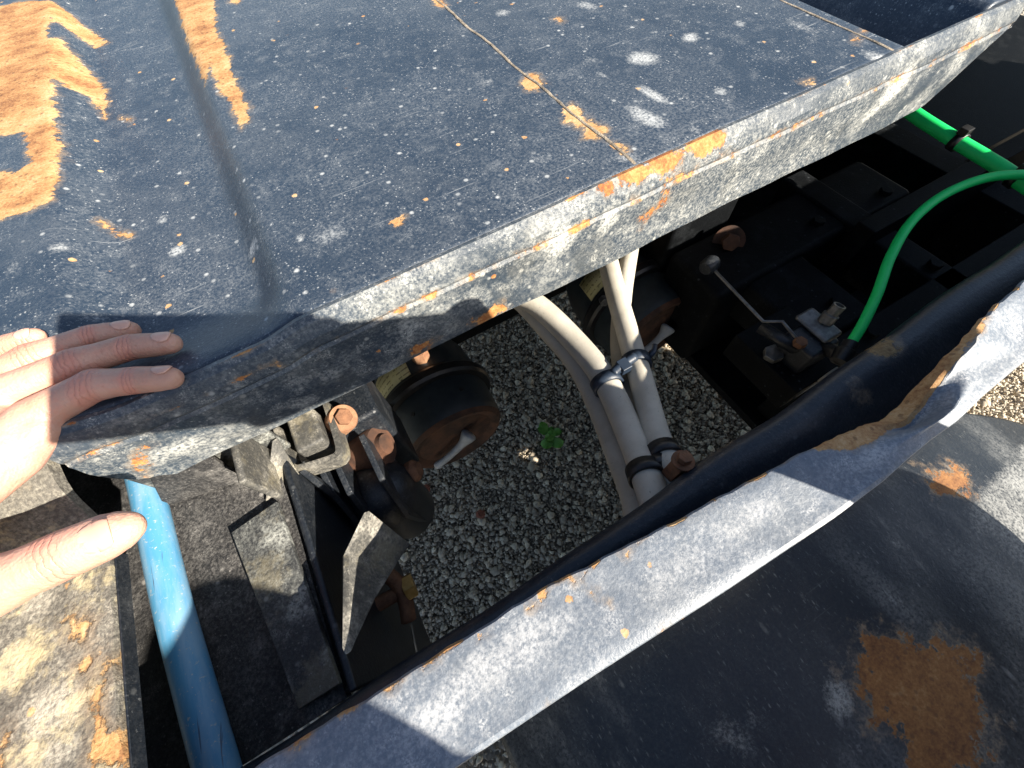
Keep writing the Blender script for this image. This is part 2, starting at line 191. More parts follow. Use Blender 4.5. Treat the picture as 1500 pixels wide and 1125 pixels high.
M['fender'] = steel('mudguard_paint', (.006, .010, .016), dust=(.36, .37, .36), film=.06, speck=.5, big=.5, scratch=.1, chips=0, rough=.38, streak=(.5, (1, .35, 1)), patch=.34, pscale=7, rustramp=[(.34, (.04, .016, .008)), (.44, (.15, .058, .018)), (.55, (.27, .12, .035)), (.68, (.40, .23, .10))], rustnoise=1.15)
M['bracket'] = steel('bracket_paint', (.055, .055, .052), dust=(.50, .47, .40), film=.5, speck=.5, big=.5, scratch=0, chips=.35, rough=.55, crust=.2, patch=.7, pscale=30)

def simple(name, c1, c2, scale=40, rough=.5, metal=0.0, bump=.3, bd=.0008, spec=.5, det=5):
    t = NT(name); n = t.noise(scale, det, .65)
    c = t.mix(t.step(n, .3, .7), c1, c2)
    return t.out(c, rough, t.bump(t.noise(scale * 6, 4, .7), bump, bd), metal, spec)
M['seam'] = simple('dusty_weld', (.14, .115, .085), (.40, .34, .26), 90, .8, bump=.9, bd=.002)
M['rust'] = simple('rusty_iron', (.11, .05, .026), (.25, .12, .06), 60, .85, bump=.8, bd=.001)
M['rustpin'] = simple('light_rust', (.22, .105, .055), (.36, .20, .11), 50, .85, bump=.8, bd=.001)
M['chamber'] = simple('chamber_paint', (.012, .020, .026), (.028, .038, .044), 30, .55)
M['chamber_rust'] = simple('chamber_rust', (.030, .016, .011), (.105, .046, .024), 38, .8, bump=.7)
M['grey_plastic'] = simple('grey_plastic', (.30, .32, .34), (.42, .44, .46), 80, .5)
M['zinc'] = simple('dull_zinc', (.12, .12, .12), (.26, .26, .25), 90, .45, .6)
M['brass'] = simple('yellowed_brass', (.35, .22, .06), (.50, .34, .12), 70, .5, .5)
M['tie'] = simple('cable_tie_nylon', (.012, .022, .040), (.025, .038, .060), 60, .45)
M['blackplastic'] = simple('black_plastic', (.008, .008, .009), (.02, .02, .02), 60, .4)
M['rubber'] = simple('tyre_rubber', (.012, .012, .012), (.03, .029, .028), 25, .8)
M['green'] = simple('green_nylon', (.010, .78, .16), (.02, .86, .20), 30, .5, bump=.05)
M['leaf'] = simple('weed_leaf', (.08, .26, .03), (.14, .36, .05), 80, .5)
M['stem'] = simple('weed_stem', (.08, .14, .03), (.10, .16, .05), 80, .6)
M['nail'] = simple('fingernail', (.66, .37, .27), (.72, .43, .33), 50, .32, bump=.05)
M['jacket'] = simple('navy_jacket_cloth', (.02, .025, .04), (.03, .035, .055), 120, .9)
M['trousers'] = simple('grey_work_trousers', (.05, .05, .05), (.07, .07, .068), 120, .9)
M['hair'] = simple('brown_hair', (.02, .012, .007), (.04, .025, .015), 200, .6)
M['phone'] = simple('phone_glass', (.012, .012, .014), (.015, .015, .017), 30, .2)
M['stone_red'] = simple('red_brick_chip', (.17, .05, .03), (.22, .08, .05), 90, .9)

def hose_mat():
    t = NT('grey_rubber_hose'); n = t.noise(35, 5, .6)
    c = t.mix(t.step(n, .3, .7), (.42, .39, .325), (.53, .50, .425))
    c = t.mix(t.step(t.noise(500, 3, .6), .66, .74), c, (.12, .115, .10))
    c = t.mix(t.math('MULTIPLY', t.step(t.noise(9, 3), .5, .75), .35), c, (.30, .29, .27))
    return t.out(c, .62, t.bump(t.noise(300, 4), .25, .0006))
M['hose'] = hose_mat()
def blue_mat():
    t = NT('blue_painted_tube'); n = t.noise(28, 4)
    c = t.mix(n, (.06, .25, .44), (.09, .31, .52))
    c = t.mix(t.math('MULTIPLY', t.step(t.noise(1, 6, .65, t.map(sc=(90, 14, 60))), .40, .68), .55), c, (.28, .42, .54))
    c = t.mix(t.step(t.noise(320, 4, .7), .60, .68), c, (.42, .44, .42)); c = t.mix(t.step(t.noise(1, 3, .5, t.map(rot=(0, 0, .2), sc=(500, 18, 1))), .68, .74), c, (.06, .10, .16))
    r = t.math('ADD', t.attr('rust'), t.math('MULTIPLY', t.math('SUBTRACT', t.noise(90, 6, .7), .5), .6))
    c = t.mix(t.step(r, .48, .52), c, (.60, .60, .50))
    return t.out(c, .45, t.bump(t.noise(200, 4), .2, .0006))
M['blue'] = blue_mat()
def label_mat():
    t = NT('yellowed_warning_label')
    w = t.n('ShaderNodeTexWave', wave_type='BANDS', bands_direction='Y'); t.t.links.new(t.co, w.inputs['Vector']); w.inputs['Scale'].default_value = 30; w.inputs['Distortion'].default_value = .3
    c = t.mix(t.noise(25, 4), (.55, .47, .14), (.66, .62, .42))
    lines = t.math('MULTIPLY', t.step(w.outputs['Fac'], .78, .9), t.step(t.noise(1, 2, .5, t.map(sc=(260, 30, 260))), .45, .55))
    c = t.mix(t.math('MULTIPLY', lines, .7), c, (.12, .09, .03))
    c = t.mix(t.step(t.noise(60, 6, .7), .58, .68), c, (.16, .12, .05))
    return t.out(c, .7)
M['label'] = label_mat()
def skin_mat():
    t = NT('skin'); H = DATA['HAND']; acc = None; kn = None
    wob_ = t.math('MULTIPLY', t.math('SUBTRACT', t.noise(170, 3), .5), .0042)
    def joint(J, K, w, period):
        nonlocal acc, kn
        d = Vector(K) - Vector(J); d.normalize()
        sub = t.n('ShaderNodeVectorMath', operation='SUBTRACT'); t.t.links.new(t.co, sub.inputs[0]); sub.inputs[1].default_value = J
        dt = t.n('ShaderNodeVectorMath', operation='DOT_PRODUCT'); t.t.links.new(sub.outputs[0], dt.inputs[0]); dt.inputs[1].default_value = d
        ln = t.n('ShaderNodeVectorMath', operation='LENGTH'); t.t.links.new(sub.outputs[0], ln.inputs[0])
        along = t.math('ADD', dt.outputs['Value'], wob_)
        c = t.math('POWER', t.math('ABSOLUTE', t.math('SINE', t.math('MULTIPLY', along, math.pi / period))), .35)
        win = t.math('MULTIPLY', t.step(t.math('ABSOLUTE', dt.outputs['Value']), w, w * .35), t.step(ln.outputs['Value'], .017, .012))
        c = t.math('MULTIPLY', t.math('SUBTRACT', 1.0, c), win)
        acc = c if acc is None else t.math('MAXIMUM', acc, c); kn = win if kn is None else t.math('MAXIMUM', kn, win)
    for f in ('index', 'middle', 'ring', 'little'):
        J = H[f]; joint(J[1], J[2], .0085, .0027); joint(J[2], J[3], .0055, .0022)
    joint(H['thumb'][2], H['thumb'][3], .0090, .0030)
    c = t.mix(t.step(t.noise(26, 4), .3, .7), (.52, .28, .195), (.60, .35, .26))
    c = t.mix(t.math('MULTIPLY', t.step(t.noise(130, 4, .7), .45, .75), .35), c, (.66, .24, .16))
    c = t.mix(t.math('MULTIPLY', kn, .40), c, (.68, .24, .17))
    c = t.mix(t.math('MULTIPLY', acc, .28), c, (.36, .13, .08))
    c = t.mix(t.math('MULTIPLY', t.step(t.noise(300, 3), .68, .76), .35), c, (.36, .16, .09))
    t.b.inputs['Subsurface Weight'].default_value = .15; t.b.inputs['Subsurface Radius'].default_value = (.005, .0018, .001); t.b.inputs['Subsurface Scale'].default_value = .6
    v = t.vor(620); wr = t.noise(1, 4, .65, t.map(rot=(0, 0, -.1), sc=(420, 90, 120)))
    h = t.math('ADD', t.math('MULTIPLY', v.outputs['Distance'], .5), t.math('MULTIPLY', wr, 1.0)); h = t.math('SUBTRACT', h, t.math('MULTIPLY', acc, 1.3))
    return t.out(c, .46, t.bump(h, .55, .0008), spec=.45)
M['skin'] = skin_mat()
def gravel_mat(name, base, sheet=False):
    t = NT(name)
    tone = t.attr('tone') if not sheet else t.vor(75).outputs['Color']
    if sheet:
        s = t.n('ShaderNodeSeparateColor'); t.t.links.new(tone, s.inputs[0]); tone = s.outputs[0]
    c = t.ramp(tone, [(0.0, tuple(b * .45 for b in base)), (.35, tuple(b * .8 for b in base)), (.7, base), (1.0, tuple(min(1, b * 1.5) for b in base))])
    c = t.mix(t.math('MULTIPLY', t.step(t.noise(5, 4), .45, .7), .35), c, (.13, .115, .085))
    c = t.mix(t.math('MULTIPLY', t.noise(250, 4, .7), .4), c, tuple(b * .6 for b in base))
    h = t.noise(220, 5, .7)
    nb = t.bump(h, .5, .002)
    if sheet: nb = t.bump(t.math('SUBTRACT', 1.0, t.vor(75).outputs['Distance']), .9, .012, nb)
    return t.out(c, .9, nb, spec=.3)
M['gravel'] = gravel_mat('gravel_stone', (.70, .60, .46))
M['ground'] = gravel_mat('gravel_ground', (.42, .38, .31), True)

# ------------------------------------------------------------------ mesh helpers
def link(o, parent=None):
    COL.objects.link(o)
    if parent is not None: o.parent = parent
    return o
def tag(o, label=None, cat=None, group=None, kind=None):
    for k, v in (('label', label), ('category', cat), ('group', group), ('kind', kind)):
        if v: o[k] = v
    return o
def thing(name, label, cat, group=None, loc=(0, 0, 0)):
    o = bpy.data.objects.new(name, None); o.empty_display_size = .02; link(o); o.location = loc
    return tag(o, label, cat, group)
def mesh(name, V, F, mat, parent=None, smooth=False, attrs=None, bevel=0.0, seg=2, angle=35):
    me = bpy.data.meshes.new(name); me.from_pydata([tuple(map(float, v)) for v in V], [], [tuple(map(int, f)) for f in F]); me.update()
    me.materials.append(M[mat] if isinstance(mat, str) else mat)
    for k, a in (attrs or {}).items():
        at = me.attributes.new(k, 'FLOAT', 'POINT'); at.data.foreach_set('value', np.asarray(a, dtype=np.float32))
    bm = bmesh.new(); bm.from_mesh(me); bmesh.ops.recalc_face_normals(bm, faces=bm.faces); bm.to_mesh(me); bm.free()
    if smooth: me.shade_smooth()
    o = bpy.data.objects.new(name, me); link(o, parent)
    if parent is not None: o.matrix_parent_inverse = Matrix.Translation(-parent.location)
    if bevel:
        md = o.modifiers.new('bevel', 'BEVEL'); md.width = bevel; md.segments = seg; md.limit_method = 'ANGLE'; md.angle_limit = math.radians(angle)
        me.shade_smooth(); w = o.modifiers.new('wn', 'WEIGHTED_NORMAL'); w.keep_sharp = True
    return o
def boxv(x0, x1, y0, y1, z0, z1):
    V = [(x, y, z) for x in (x0, x1) for y in (y0, y1) for z in (z0, z1)]
    return V, [(0, 1, 3, 2), (4, 6, 7, 5), (0, 4, 5, 1), (2, 3, 7, 6), (0, 2, 6, 4), (1, 5, 7, 3)]
def box(name, x0, x1, y0, y1, z0, z1, mat, parent=None, bevel=.002): return mesh(name, *boxv(x0, x1, y0, y1, z0, z1), mat, parent, bevel=bevel)
def prism(name, poly, d, mat, parent=None, bevel=.001):
    """flat outline (3-D points) with thickness vector d"""
    P = [Vector(p) for p in poly]; d = Vector(d); n = len(P); V = P + [p + d for p in P]
    F = [tuple(range(n)), tuple(range(2 * n - 1, n - 1, -1))] + [(i, (i + 1) % n, n + (i + 1) % n, n + i) for i in range(n)]
    return mesh(name, V, F, mat, parent, bevel=bevel)
def spline(pts, per=10):
    P = [np.array(p, float) for p in pts]; P = [2 * P[0] - P[1]] + P + [2 * P[-1] - P[-2]]; out = []
    for i in range(1, len(P) - 2):
        for k in range(per):
            t = k / per; a, b, c, d = P[i - 1:i + 3]
            out.append(.5 * ((2 * b) + (c - a) * t + (2 * a - 5 * b + 4 * c - d) * t * t + (3 * b - a - 3 * c + d) * t ** 3))
    out.append(P[-2]); return out
def tubev(path, r, seg=14, cap=True, sx=1.0):
    P = [Vector(p) for p in path]; n = len(P); R = r if hasattr(r, '__len__') else [r] * n
    up = Vector((0.1, 0.05, 1)); V = []; F = []
    for i, p in enumerate(P):
        t = (P[min(i + 1, n - 1)] - P[max(i - 1, 0)]).normalized(); a = t.cross(up).normalized(); b = a.cross(t).normalized()
        for k in range(seg):
            q = 2 * math.pi * k / seg; V.append(p + a * (math.cos(q) * R[i] * sx) + b * (math.sin(q) * R[i]))
    for i in range(n - 1):
        for k in range(seg): F.append((i * seg + k, i * seg + (k + 1) % seg, (i + 1) * seg + (k + 1) % seg, (i + 1) * seg + k))
    if cap: F += [tuple(range(seg)), tuple(range((n - 1) * seg, n * seg))]
    return V, F
def tube(name, path, r, mat, parent=None, seg=14): return mesh(name, *tubev(path, r, seg), mat, parent, smooth=True)
def lathev(prof, c, axis, seg=48, cap=True):
    """prof: (distance along axis, radius)"""
    ax = Vector(axis).normalized(); a = ax.orthogonal().normalized(); b = ax.cross(a); c = Vector(c); V = []; F = []
    for h, r in prof:
        for k in range(seg):
            q = 2 * math.pi * k / seg; V.append(c + ax * h + (a * math.cos(q) + b * math.sin(q)) * r)
    for i in range(len(prof) - 1):
        for k in range(seg): F.append((i * seg + k, i * seg + (k + 1) % seg, (i + 1) * seg + (k + 1) % seg, (i + 1) * seg + k))
    if cap: F += [tuple(range(seg)), tuple(range((len(prof) - 1) * seg, len(prof) * seg))]
    return V, F
def lathe(name, prof, c, axis, mat, parent=None, seg=48, bevel=0): 
    o = mesh(name, *lathev(prof, c, axis, seg), mat, parent, smooth=True)
    o.data.shade_smooth(); bm = bmesh.new(); bm.from_mesh(o.data)
    for e in bm.edges:
        if len(e.link_faces) == 2 and e.calc_face_angle(0) > .6: e.smooth = False
    bm.to_mesh(o.data); bm.free(); return o
def hexnut(name, c, axis, r, h, mat, parent=None):
    return mesh(name, *lathev([(0, r), (h, r)], c, axis, 6), mat, parent, bevel=r * .08)
# fields: signed distance to outlines -> 0..1 (0.5 on the outline); soft ellipses
def sdpoly(P, poly):
    poly = np.array(poly); P = np.asarray(P); d = np.full(len(P), 1e9); ins = np.zeros(len(P), bool); n = len(poly)
    for i in range(n):
        a, b = poly[i], poly[(i + 1) % n]; e = b - a; w = P - a
        t = np.clip((w @ e) / max(1e-12, e @ e), 0, 1); d = np.minimum(d, np.hypot(*(w - t[:, None] * e).T))
        c = ((a[1] <= P[:, 1]) & (b[1] > P[:, 1])) | ((b[1] <= P[:, 1]) & (a[1] > P[:, 1]))
        xi = a[0] + (P[:, 1] - a[1]) / np.where(abs(e[1]) < 1e-12, 1e-12, e[1]) * e[0]; ins ^= c & (P[:, 0] < xi)
    return np.where(ins, d, -d)
def rustfield(P, polys, w=.016):
    s = np.full(len(P), -1.0)
    for q in polys: s = np.maximum(s, sdpoly(P, q))
    return np.clip(.5 + s / w * .5, 0, 1)
def dustfield(P, blobs):
    P = np.asarray(P); a = np.zeros(len(P))
    for x, y, rx, ry, ang, s in blobs:
        d = P - (x, y); u = d @ (math.cos(ang), math.sin(ang)); v = d @ (-math.sin(ang), math.cos(ang))
        a = np.maximum(a, min(1, s) * np.exp(-((u / max(rx, .002)) ** 2 + (v / max(ry, .002)) ** 2) * .9))
    return a
def grid(xs, ys, zf, under=None):
    X, Y = np.meshgrid(xs, ys, indexing='ij'); Z = zf(X, Y); V = np.stack([X, Y, Z], -1).reshape(-1, 3)
    ny = len(ys); F = [(i * ny + j, (i + 1) * ny + j, (i + 1) * ny + j + 1, i * ny + j + 1) for i in range(len(xs) - 1) for j in range(ny - 1)]
    return V, F
ss = lambda x, a, b: (lambda t: t * t * (3 - 2 * t))(np.clip((x - a) / (b - a), 0, 1))
def wob(x, y, s=1.0):    # slow unevenness of beaten sheet
    return .5 * np.sin(x * 17 * s + 1.3 + 2 * np.sin(y * 9 * s)) + .3 * np.sin(y * 23 * s + x * 11 * s) + .2 * np.sin(x * 51 * s - y * 37 * s)

# ------------------------------------------------------------------ ground
mesh('ground', [(-120, -120, -.012), (120, -120, -.012), (120, 120, -.012), (-120, 120, -.012)], [(0, 1, 2, 3)], 'ground')['kind'] = 'structure'

def pebbles():
    ico = bmesh.new(); bmesh.ops.create_icosphere(ico, subdivisions=1, radius=1); bv = np.array([v.co[:] for v in ico.verts]); bf = np.array([[v.index for v in f.verts] for f in ico.faces]); ico.free()
    pts = []
    def fill(x0, x1, y0, y1, s):
        nx, ny = int((x1 - x0) / s), int((y1 - y0) / s)
        g = np.stack(np.meshgrid(np.arange(nx), np.arange(ny), indexing='ij'), -1).reshape(-1, 2) * s + (x0, y0)
        pts.append(g + rng.uniform(-.5, .5, g.shape) * s * .95)
    fill(-.55, 1.2, -.05, 1.0,  .0064); fill(-.4, .2, -.45, -.05, .0105); fill(1.0, 2.0, -.65, -.05, .0095)
    p = np.concatenate(pts); n = len(p)
    r = rng.lognormal(math.log(.0043), .42, n).clip(.0025, .014)
    sc = rng.uniform(.62, 1.25, (n, 3)) * r[:, None]; sc[:, 2] *= .8
    q = rng.normal(size=(n, 4)); q /= np.linalg.norm(q, axis=1)[:, None]; w, x, y, z = q.T
    R = np.stack([1 - 2 * (y * y + z * z), 2 * (x * y - z * w), 2 * (x * z + y * w), 2 * (x * y + z * w), 1 - 2 * (x * x + z * z), 2 * (y * z - x * w), 2 * (x * z - y * w), 2 * (y * z + x * w), 1 - 2 * (x * x + y * y)], -1).reshape(n, 3, 3)
    var = [bv * rng.uniform(.62, 1.25, (len(bv), 1)) for _ in range(12)]
    base = np.stack(var)[rng.integers(0, 12, n)]
    V = np.einsum('nij,nkj->nki', R, base * sc[:, None, :]); V[:, :, :2] += p[:, None, :]; V[:, :, 2] += (rng.uniform(-.006, .002, n) + r * .3)[:, None]
    nb = len(bv); F = (bf[None] + (np.arange(n) * nb)[:, None, None]).reshape(-1, 3); V = V.reshape(-1, 3)
    me = bpy.data.meshes.new('gravel'); me.vertices.add(len(V)); me.vertices.foreach_set('co', V.astype(np.float32).ravel())
    me.loops.add(F.size); me.loops.foreach_set('vertex_index', F.astype(np.int32).ravel()); me.polygons.add(len(F))
    me.polygons.foreach_set('loop_start', np.arange(0, F.size, 3, dtype=np.int32)); me.polygons.foreach_set('loop_total', np.full(len(F), 3, np.int32))
    me.update(calc_edges=True); me.materials.append(M['gravel'])
    a = me.attributes.new('tone', 'FLOAT', 'POINT'); a.data.foreach_set('value', np.repeat(rng.beta(1.8, 2.2, n), nb).astype(np.float32))
    o = bpy.data.objects.new('gravel', me); link(o); tag(o, 'loose grey crushed gravel covering the ground below the trailer', 'gravel', kind='stuff')
pebbles()

# ------------------------------------------------------------------ trailer: deck with edge lip
trailer = thing('trailer', 'dark blue-black steel trailer chassis, scratched, dusty and rusting, with open frame bay', 'trailer')
def deck_z(x, y):
    z = np.full(np.shape(x), .95)
    k = .021 * (.30 + .70 * ss(y, .212, .275)); z = z - k * (1 - ss(x, -.078, -.044)) + k * (1 - ss(x, -.196, -.158))
    z = z - .062 * ss(x, .512, .553) + .066 * ss(x, .588, .632)
    return z + .0006 * wob(x, y) - .0022 * np.exp(-((x - .05) ** 2 / .02 + (y - .45) ** 2 / .03))
xs = np.concatenate([np.linspace(-1.6, -.5, 12), np.arange(-.48, .76, .004), np.linspace(.78, 2.6, 14)])
ys = np.concatenate([np.arange(.212, 1.05, .0045), np.linspace(1.08, 2.5, 14)])
V, F = grid(xs, ys, deck_z)
# second skin below so that the sheet has thickness
nv = len(V); Vb = V.copy(); Vb[:, 2] -= .006
ny = len(ys); nx = len(xs)
rim = [(j, j + 1, nv + j + 1, nv + j) for j in range(ny - 1)] + [((nx - 1) * ny + j, (nx - 1) * ny + j + 1, nv + (nx - 1) * ny + j + 1, nv + (nx - 1) * ny + j) for j in range(ny - 1)] + [(i * ny, (i + 1) * ny, nv + (i + 1) * ny, nv + i * ny) for i in range(nx - 1)] + [(i * ny + ny - 1, (i + 1) * ny + ny - 1, nv + (i + 1) * ny + ny - 1, nv + i * ny + ny - 1) for i in range(nx - 1)]
VV = np.concatenate([V, Vb]); FF = F + [tuple(nv + k for k in reversed(f)) for f in F] + rim
deck = mesh('deck_plate', VV, FF, 'deck', trailer, True, {'rust': rustfield(VV[:, :2], DATA['DECK_RUST']), 'dust': dustfield(VV[:, :2], DATA['DECK_DUST'])})
# weld bead along the plate joint, slightly proud and broken
def bead(name, pts, r, mat, parent, flat=.4):
    P = spline(pts, 5); P = [(p[0] + random.uniform(-.0004, .0004), p[1], p[2] + random.uniform(-.0002, .0002)) for p in P]
    return mesh(name, *tubev(P, [r * random.uniform(.75, 1.2) for _ in P], 8, True, 2.8), mat, parent, True)
bead('weld_seam', [(.2165 + .0012 * math.sin(k * 2.1), .214 + k * .035, float(deck_z(np.array([.2165]), np.array([.214 + k * .035]))[0]) - .0001) for k in range(25)], .00065, 'seam', deck)
bead('weld_seam', [(.500 + .001 * math.sin(k * 1.7), .214 + k * .035, float(deck_z(np.array([.500]), np.array([.214 + k * .035]))[0]) - .0001) for k in range(25)], .0007, 'seam', deck)

# lip: chamfered edge bar along the deck
def lip():
    xs = np.concatenate([[-.2035, -.2025, -.2005, -.1975, -.193, -.188], np.arange(-.182, .66, .006), [.664, .668, .672]]); prof = []
    for x in xs:
        zt = float(deck_z(np.array([x]), np.array([.212]))[0]) if x < .49 else .95
        w = .0005 * math.sin(x * 31) + .0004 * math.sin(x * 77 + 1); zb = .875 + .0015 * math.sin(x * 23)
        if x > .60: zb = .875 + (x - .60) / .072 * .058
        if x < -.186: zb = .884 + .036 * (1 - math.sqrt(max(0, 1 - ((-.186 - x) / .018) ** 2)))
        zs = [(.2115, zt + .0008), (.2075, zt + .0022), (.2035, zt - .0008), (.1995 + w, zt - .009), (.1985 + w, zt - .0155), (.1994 + w, zt - .018), (.1978 + w, zt - .0205)]
        n = 12
        for k in range(1, n + 1):
            z = (zt - .0205) + (zb - zt + .0205) * k / n; zs.append((.1978 + w + .0012 * math.sin(z * 90 + x * 8) * math.sin(k / n * 3.14), z))
        zs += [(.2045 + w, zb - .0003), (.2045 + w, zt - .012), (.2115, zt - .0065)]
        prof.append([(x, y, z) for y, z in zs])
    m = len(prof[0]); V = [p for r in prof for p in r]; F = []
    for i in range(len(xs) - 1):
        for k in range(m): F.append((i * m + k, i * m + (k + 1) % m, (i + 1) * m + (k + 1) % m, (i + 1) * m + k))
    F += [tuple(range(m)), tuple(range((len(xs) - 1) * m, len(xs) * m))]
    V = np.array(V); P = V[:, [0, 2]]
    seam = np.array([.36 + .16 * max(0, math.sin(x * 37 + 2 * math.sin(x * 91))) if abs(z - (.95 - .018)) < .0035 or abs(y - .2075) < .001 and math.sin(x * 53) > .2 else 0 for x, y, z in V])
    rust = np.maximum(rustfield(P, DATA['LIP_RUST'], .014), seam)
    o = mesh('edge_lip', V, F, 'lip', trailer, False, {'rust': rust, 'dust': dustfield(P, DATA['LIP_DUST'])})
    o.data.shade_smooth(); bm = bmesh.new(); bm.from_mesh(o.data)
    for e in bm.edges:
        if len(e.link_faces) == 2 and e.calc_face_angle(0) > .32: e.smooth = False
    bm.to_mesh(o.data); bm.free()
lip()

# dirty end ledge at the left
def ledge():
    xs = np.arange(-.62, -.2105, .005); ys = np.concatenate([np.arange(-.30, .1965, .005), [.200, .204, .208, .2112]])
    zf = lambda X, Y: .9 + .0016 * wob(X, Y, 2.2) + .040 * ss(Y, .150, .214) * ss(-X, .1, .205)
    V, F = grid(xs, ys, zf); n = len(V); nx, ny = len(xs), len(ys); V[-ny:, 0] = -.2105 + .0012 * np.sin(ys * 60) + .0008 * np.sin(ys * 191)
    Vb = V.copy(); Vb[:, 2] -= .0085
    rim = [((nx - 1) * ny + j, (nx - 1) * ny + j + 1, n + (nx - 1) * ny + j + 1, n + (nx - 1) * ny + j) for j in range(ny - 1)] + [(i * ny, (i + 1) * ny, n + (i + 1) * ny, n + i * ny) for i in range(nx - 1)] + [(i * ny + ny - 1, (i + 1) * ny + ny - 1, n + (i + 1) * ny + ny - 1, n + i * ny + ny - 1) for i in range(nx - 1)] + [(j, j + 1, n + j + 1, n + j) for j in range(ny - 1)]
    V = np.concatenate([V, Vb]); F = F + [tuple(n + k for k in reversed(f)) for f in F] + rim
    o = mesh('end_ledge', V, F, 'ledge', trailer, True, {'rust': rustfield(V[:, :2], DATA['LEDGE_RUST'], .02), 'dust': dustfield(V[:, :2], DATA['LEDGE_DUST'])})
    bm = bmesh.new(); bm.from_mesh(o.data)
    for e in bm.edges:
        if len(e.link_faces) == 2 and e.calc_face_angle(0) > .9: e.smooth = False
    bm.to_mesh(o.data); bm.free()
    box('edge_strip', -.2090, -.2078, -.05, .15, .8895, .8985, 'black', trailer, bevel=.0003)
ledge()

# near side rail: bent top flange with a torn dent, over a lower flange
def side_rail():
    xs = np.concatenate([np.arange(-.62, .20, .006), np.arange(.20, .46, .0025), np.arange(.462, 1.0, .01), [1.2, 1.6, 2.2]])
    kx = [-.62, -.18, -.10, .01, .10, .19, .235, .262, .284, .300, .312, .326, .345, .385, .46, .60, 2.2]
    ki = [.010, .010, .008, .006, -.003, -.010, -.015, -.0185, -.0225, -.0245, -.0225, -.017, -.012, -.004, .003, .005, .005]
    ko = [-.043, -.043, -.043, -.046, -.050, -.0525, -.052, -.050, -.049, -.049, -.049, -.048, -.046, -.044, -.042, -.042, -.042]
    kz = [0, 0, 0, 0, 0, .002, .001, -.004, -.011, -.015, -.012, -.002, .008, .010, .006, .002, 0]
    prof = []; N = 14
    for x in xs:
        yi, yo, dz = (float(np.interp(x / .946, kx, k)) * .946 for k in (ki, ko, kz))
        dent = math.exp(-((x - .283) / .036) ** 2); j = .0005 * math.sin(x * 140) * math.sin(x * 43) + .0003 * math.sin(x * 310) + (.0005 * math.sin(x * 420) * math.sin(x * 130) if .2 < x < .4 else 0)
        yi += j; z0 = .885; r = []
        r += [(yo + .0035, .70), (yo, .70), (yo, z0 - .0040), (yo + .0009, z0 - .0012), (yo + .0032, z0)]
        for k in range(1, N):
            s = k / N; y = yo + .006 + (yi - .0095 * (dent + .25) - yo - .006) * s
            r.append((y, z0 + dz * s ** 1.6 + .0004 * math.sin(x * 24 + s * 5) + .005 * dent * math.sin(s * 5.5) + .006 * math.exp(-((x - .335 - .05 * (1 - s)) / .016) ** 2) * s))
        ze = z0 + dz; c = .0028 + .0125 * dent
        r += [(yi - c * .45, ze - c * .18), (yi - c * .12, ze - c * .55), (yi, ze - c), (yi - .0032, ze - c - .0035), (yi - c - .004, ze - .0062 - c * .3), (yo + .008, z0 - .0055), (yo + .0035, z0 - .012)]
        prof.append([(x, y, z) for y, z in r])
    m = len(prof[0]); V = np.array([p for r in prof for p in r]); F = []
    for i in range(len(xs) - 1):
        for k in range(m): F.append((i * m + k, i * m + (k + 1) % m, (i + 1) * m + (k + 1) % m, (i + 1) * m + k))
    F += [tuple(range(m)), tuple(range((len(xs) - 1) * m, len(xs) * m))]
    rust = rustfield(V[:, :2], DATA['RAIL_RUST'], .010)
    k = np.arange(len(V)) % m; x = V[:, 0]
    edge = np.where((k >= 4 + N) & (k <= 4 + N + 3), .34 + .26 * np.maximum(0, np.sin(x * 63 + 2 * np.sin(x * 150))), 0)
    edge = np.where((k >= 4 + N) & (k <= 4 + N + 3) & (x > .20) & (x < .335), .9, edge)
    o = mesh('side_rail', V, F, 'rail', trailer, True, {'rust': np.maximum(rust, edge), 'dust': dustfield(V[:, :2], DATA['RAIL_DUST'])})
    bm = bmesh.new(); bm.from_mesh(o.data)
    for e in bm.edges:
        if len(e.link_faces) == 2 and e.calc_face_angle(0) > .5: e.smooth = False
    bm.to_mesh(o.data); bm.free()
    tag(o, 'dusty grey side rail with torn rusty dent in its inner edge')
    # lower flange, rounded inner shoulder
    xs2 = np.concatenate([np.arange(-.62, .75, .012), [.9, 1.2, 2.2]]); prof = []
    for x in xs2:
        yi = float(np.interp(x, [-.62, -.16, .048, .143, .248, .497, 2.2], [.0153, .0153, .0167, .021, .0215, .0325, .0325])) + .0009 * math.sin(x * 45)
        r = [(-.036, .802), (-.036, .818), (-.006, .8295), (yi - .016, .8345), (yi - .007, .8335), (yi - .002, .830), (yi, .824), (yi, .75), (yi - .006, .75), (yi - .006, .805)]
        prof.append([(x, y, z) for y, z in r])
    m = len(prof[0]); V = np.array([p for r in prof for p in r]); F = []
    for i in range(len(xs2) - 1):
        for k in range(m): F.append((i * m + k, i * m + (k + 1) % m, (i + 1) * m + (k + 1) % m, (i + 1) * m + k))
    F += [tuple(range(m)), tuple(range((len(xs2) - 1) * m, len(xs2) * m))]
    spots = [[(.352, .012), (.372, .010), (.376, .024), (.36, .028), (.35, .022)], [(.30, .0), (.315, -.002), (.312, .01)]]
    mesh('lower_flange', V, F, 'flange', o, True, {'rust': rustfield(V[:, :2], spots, .02)})
side_rail()

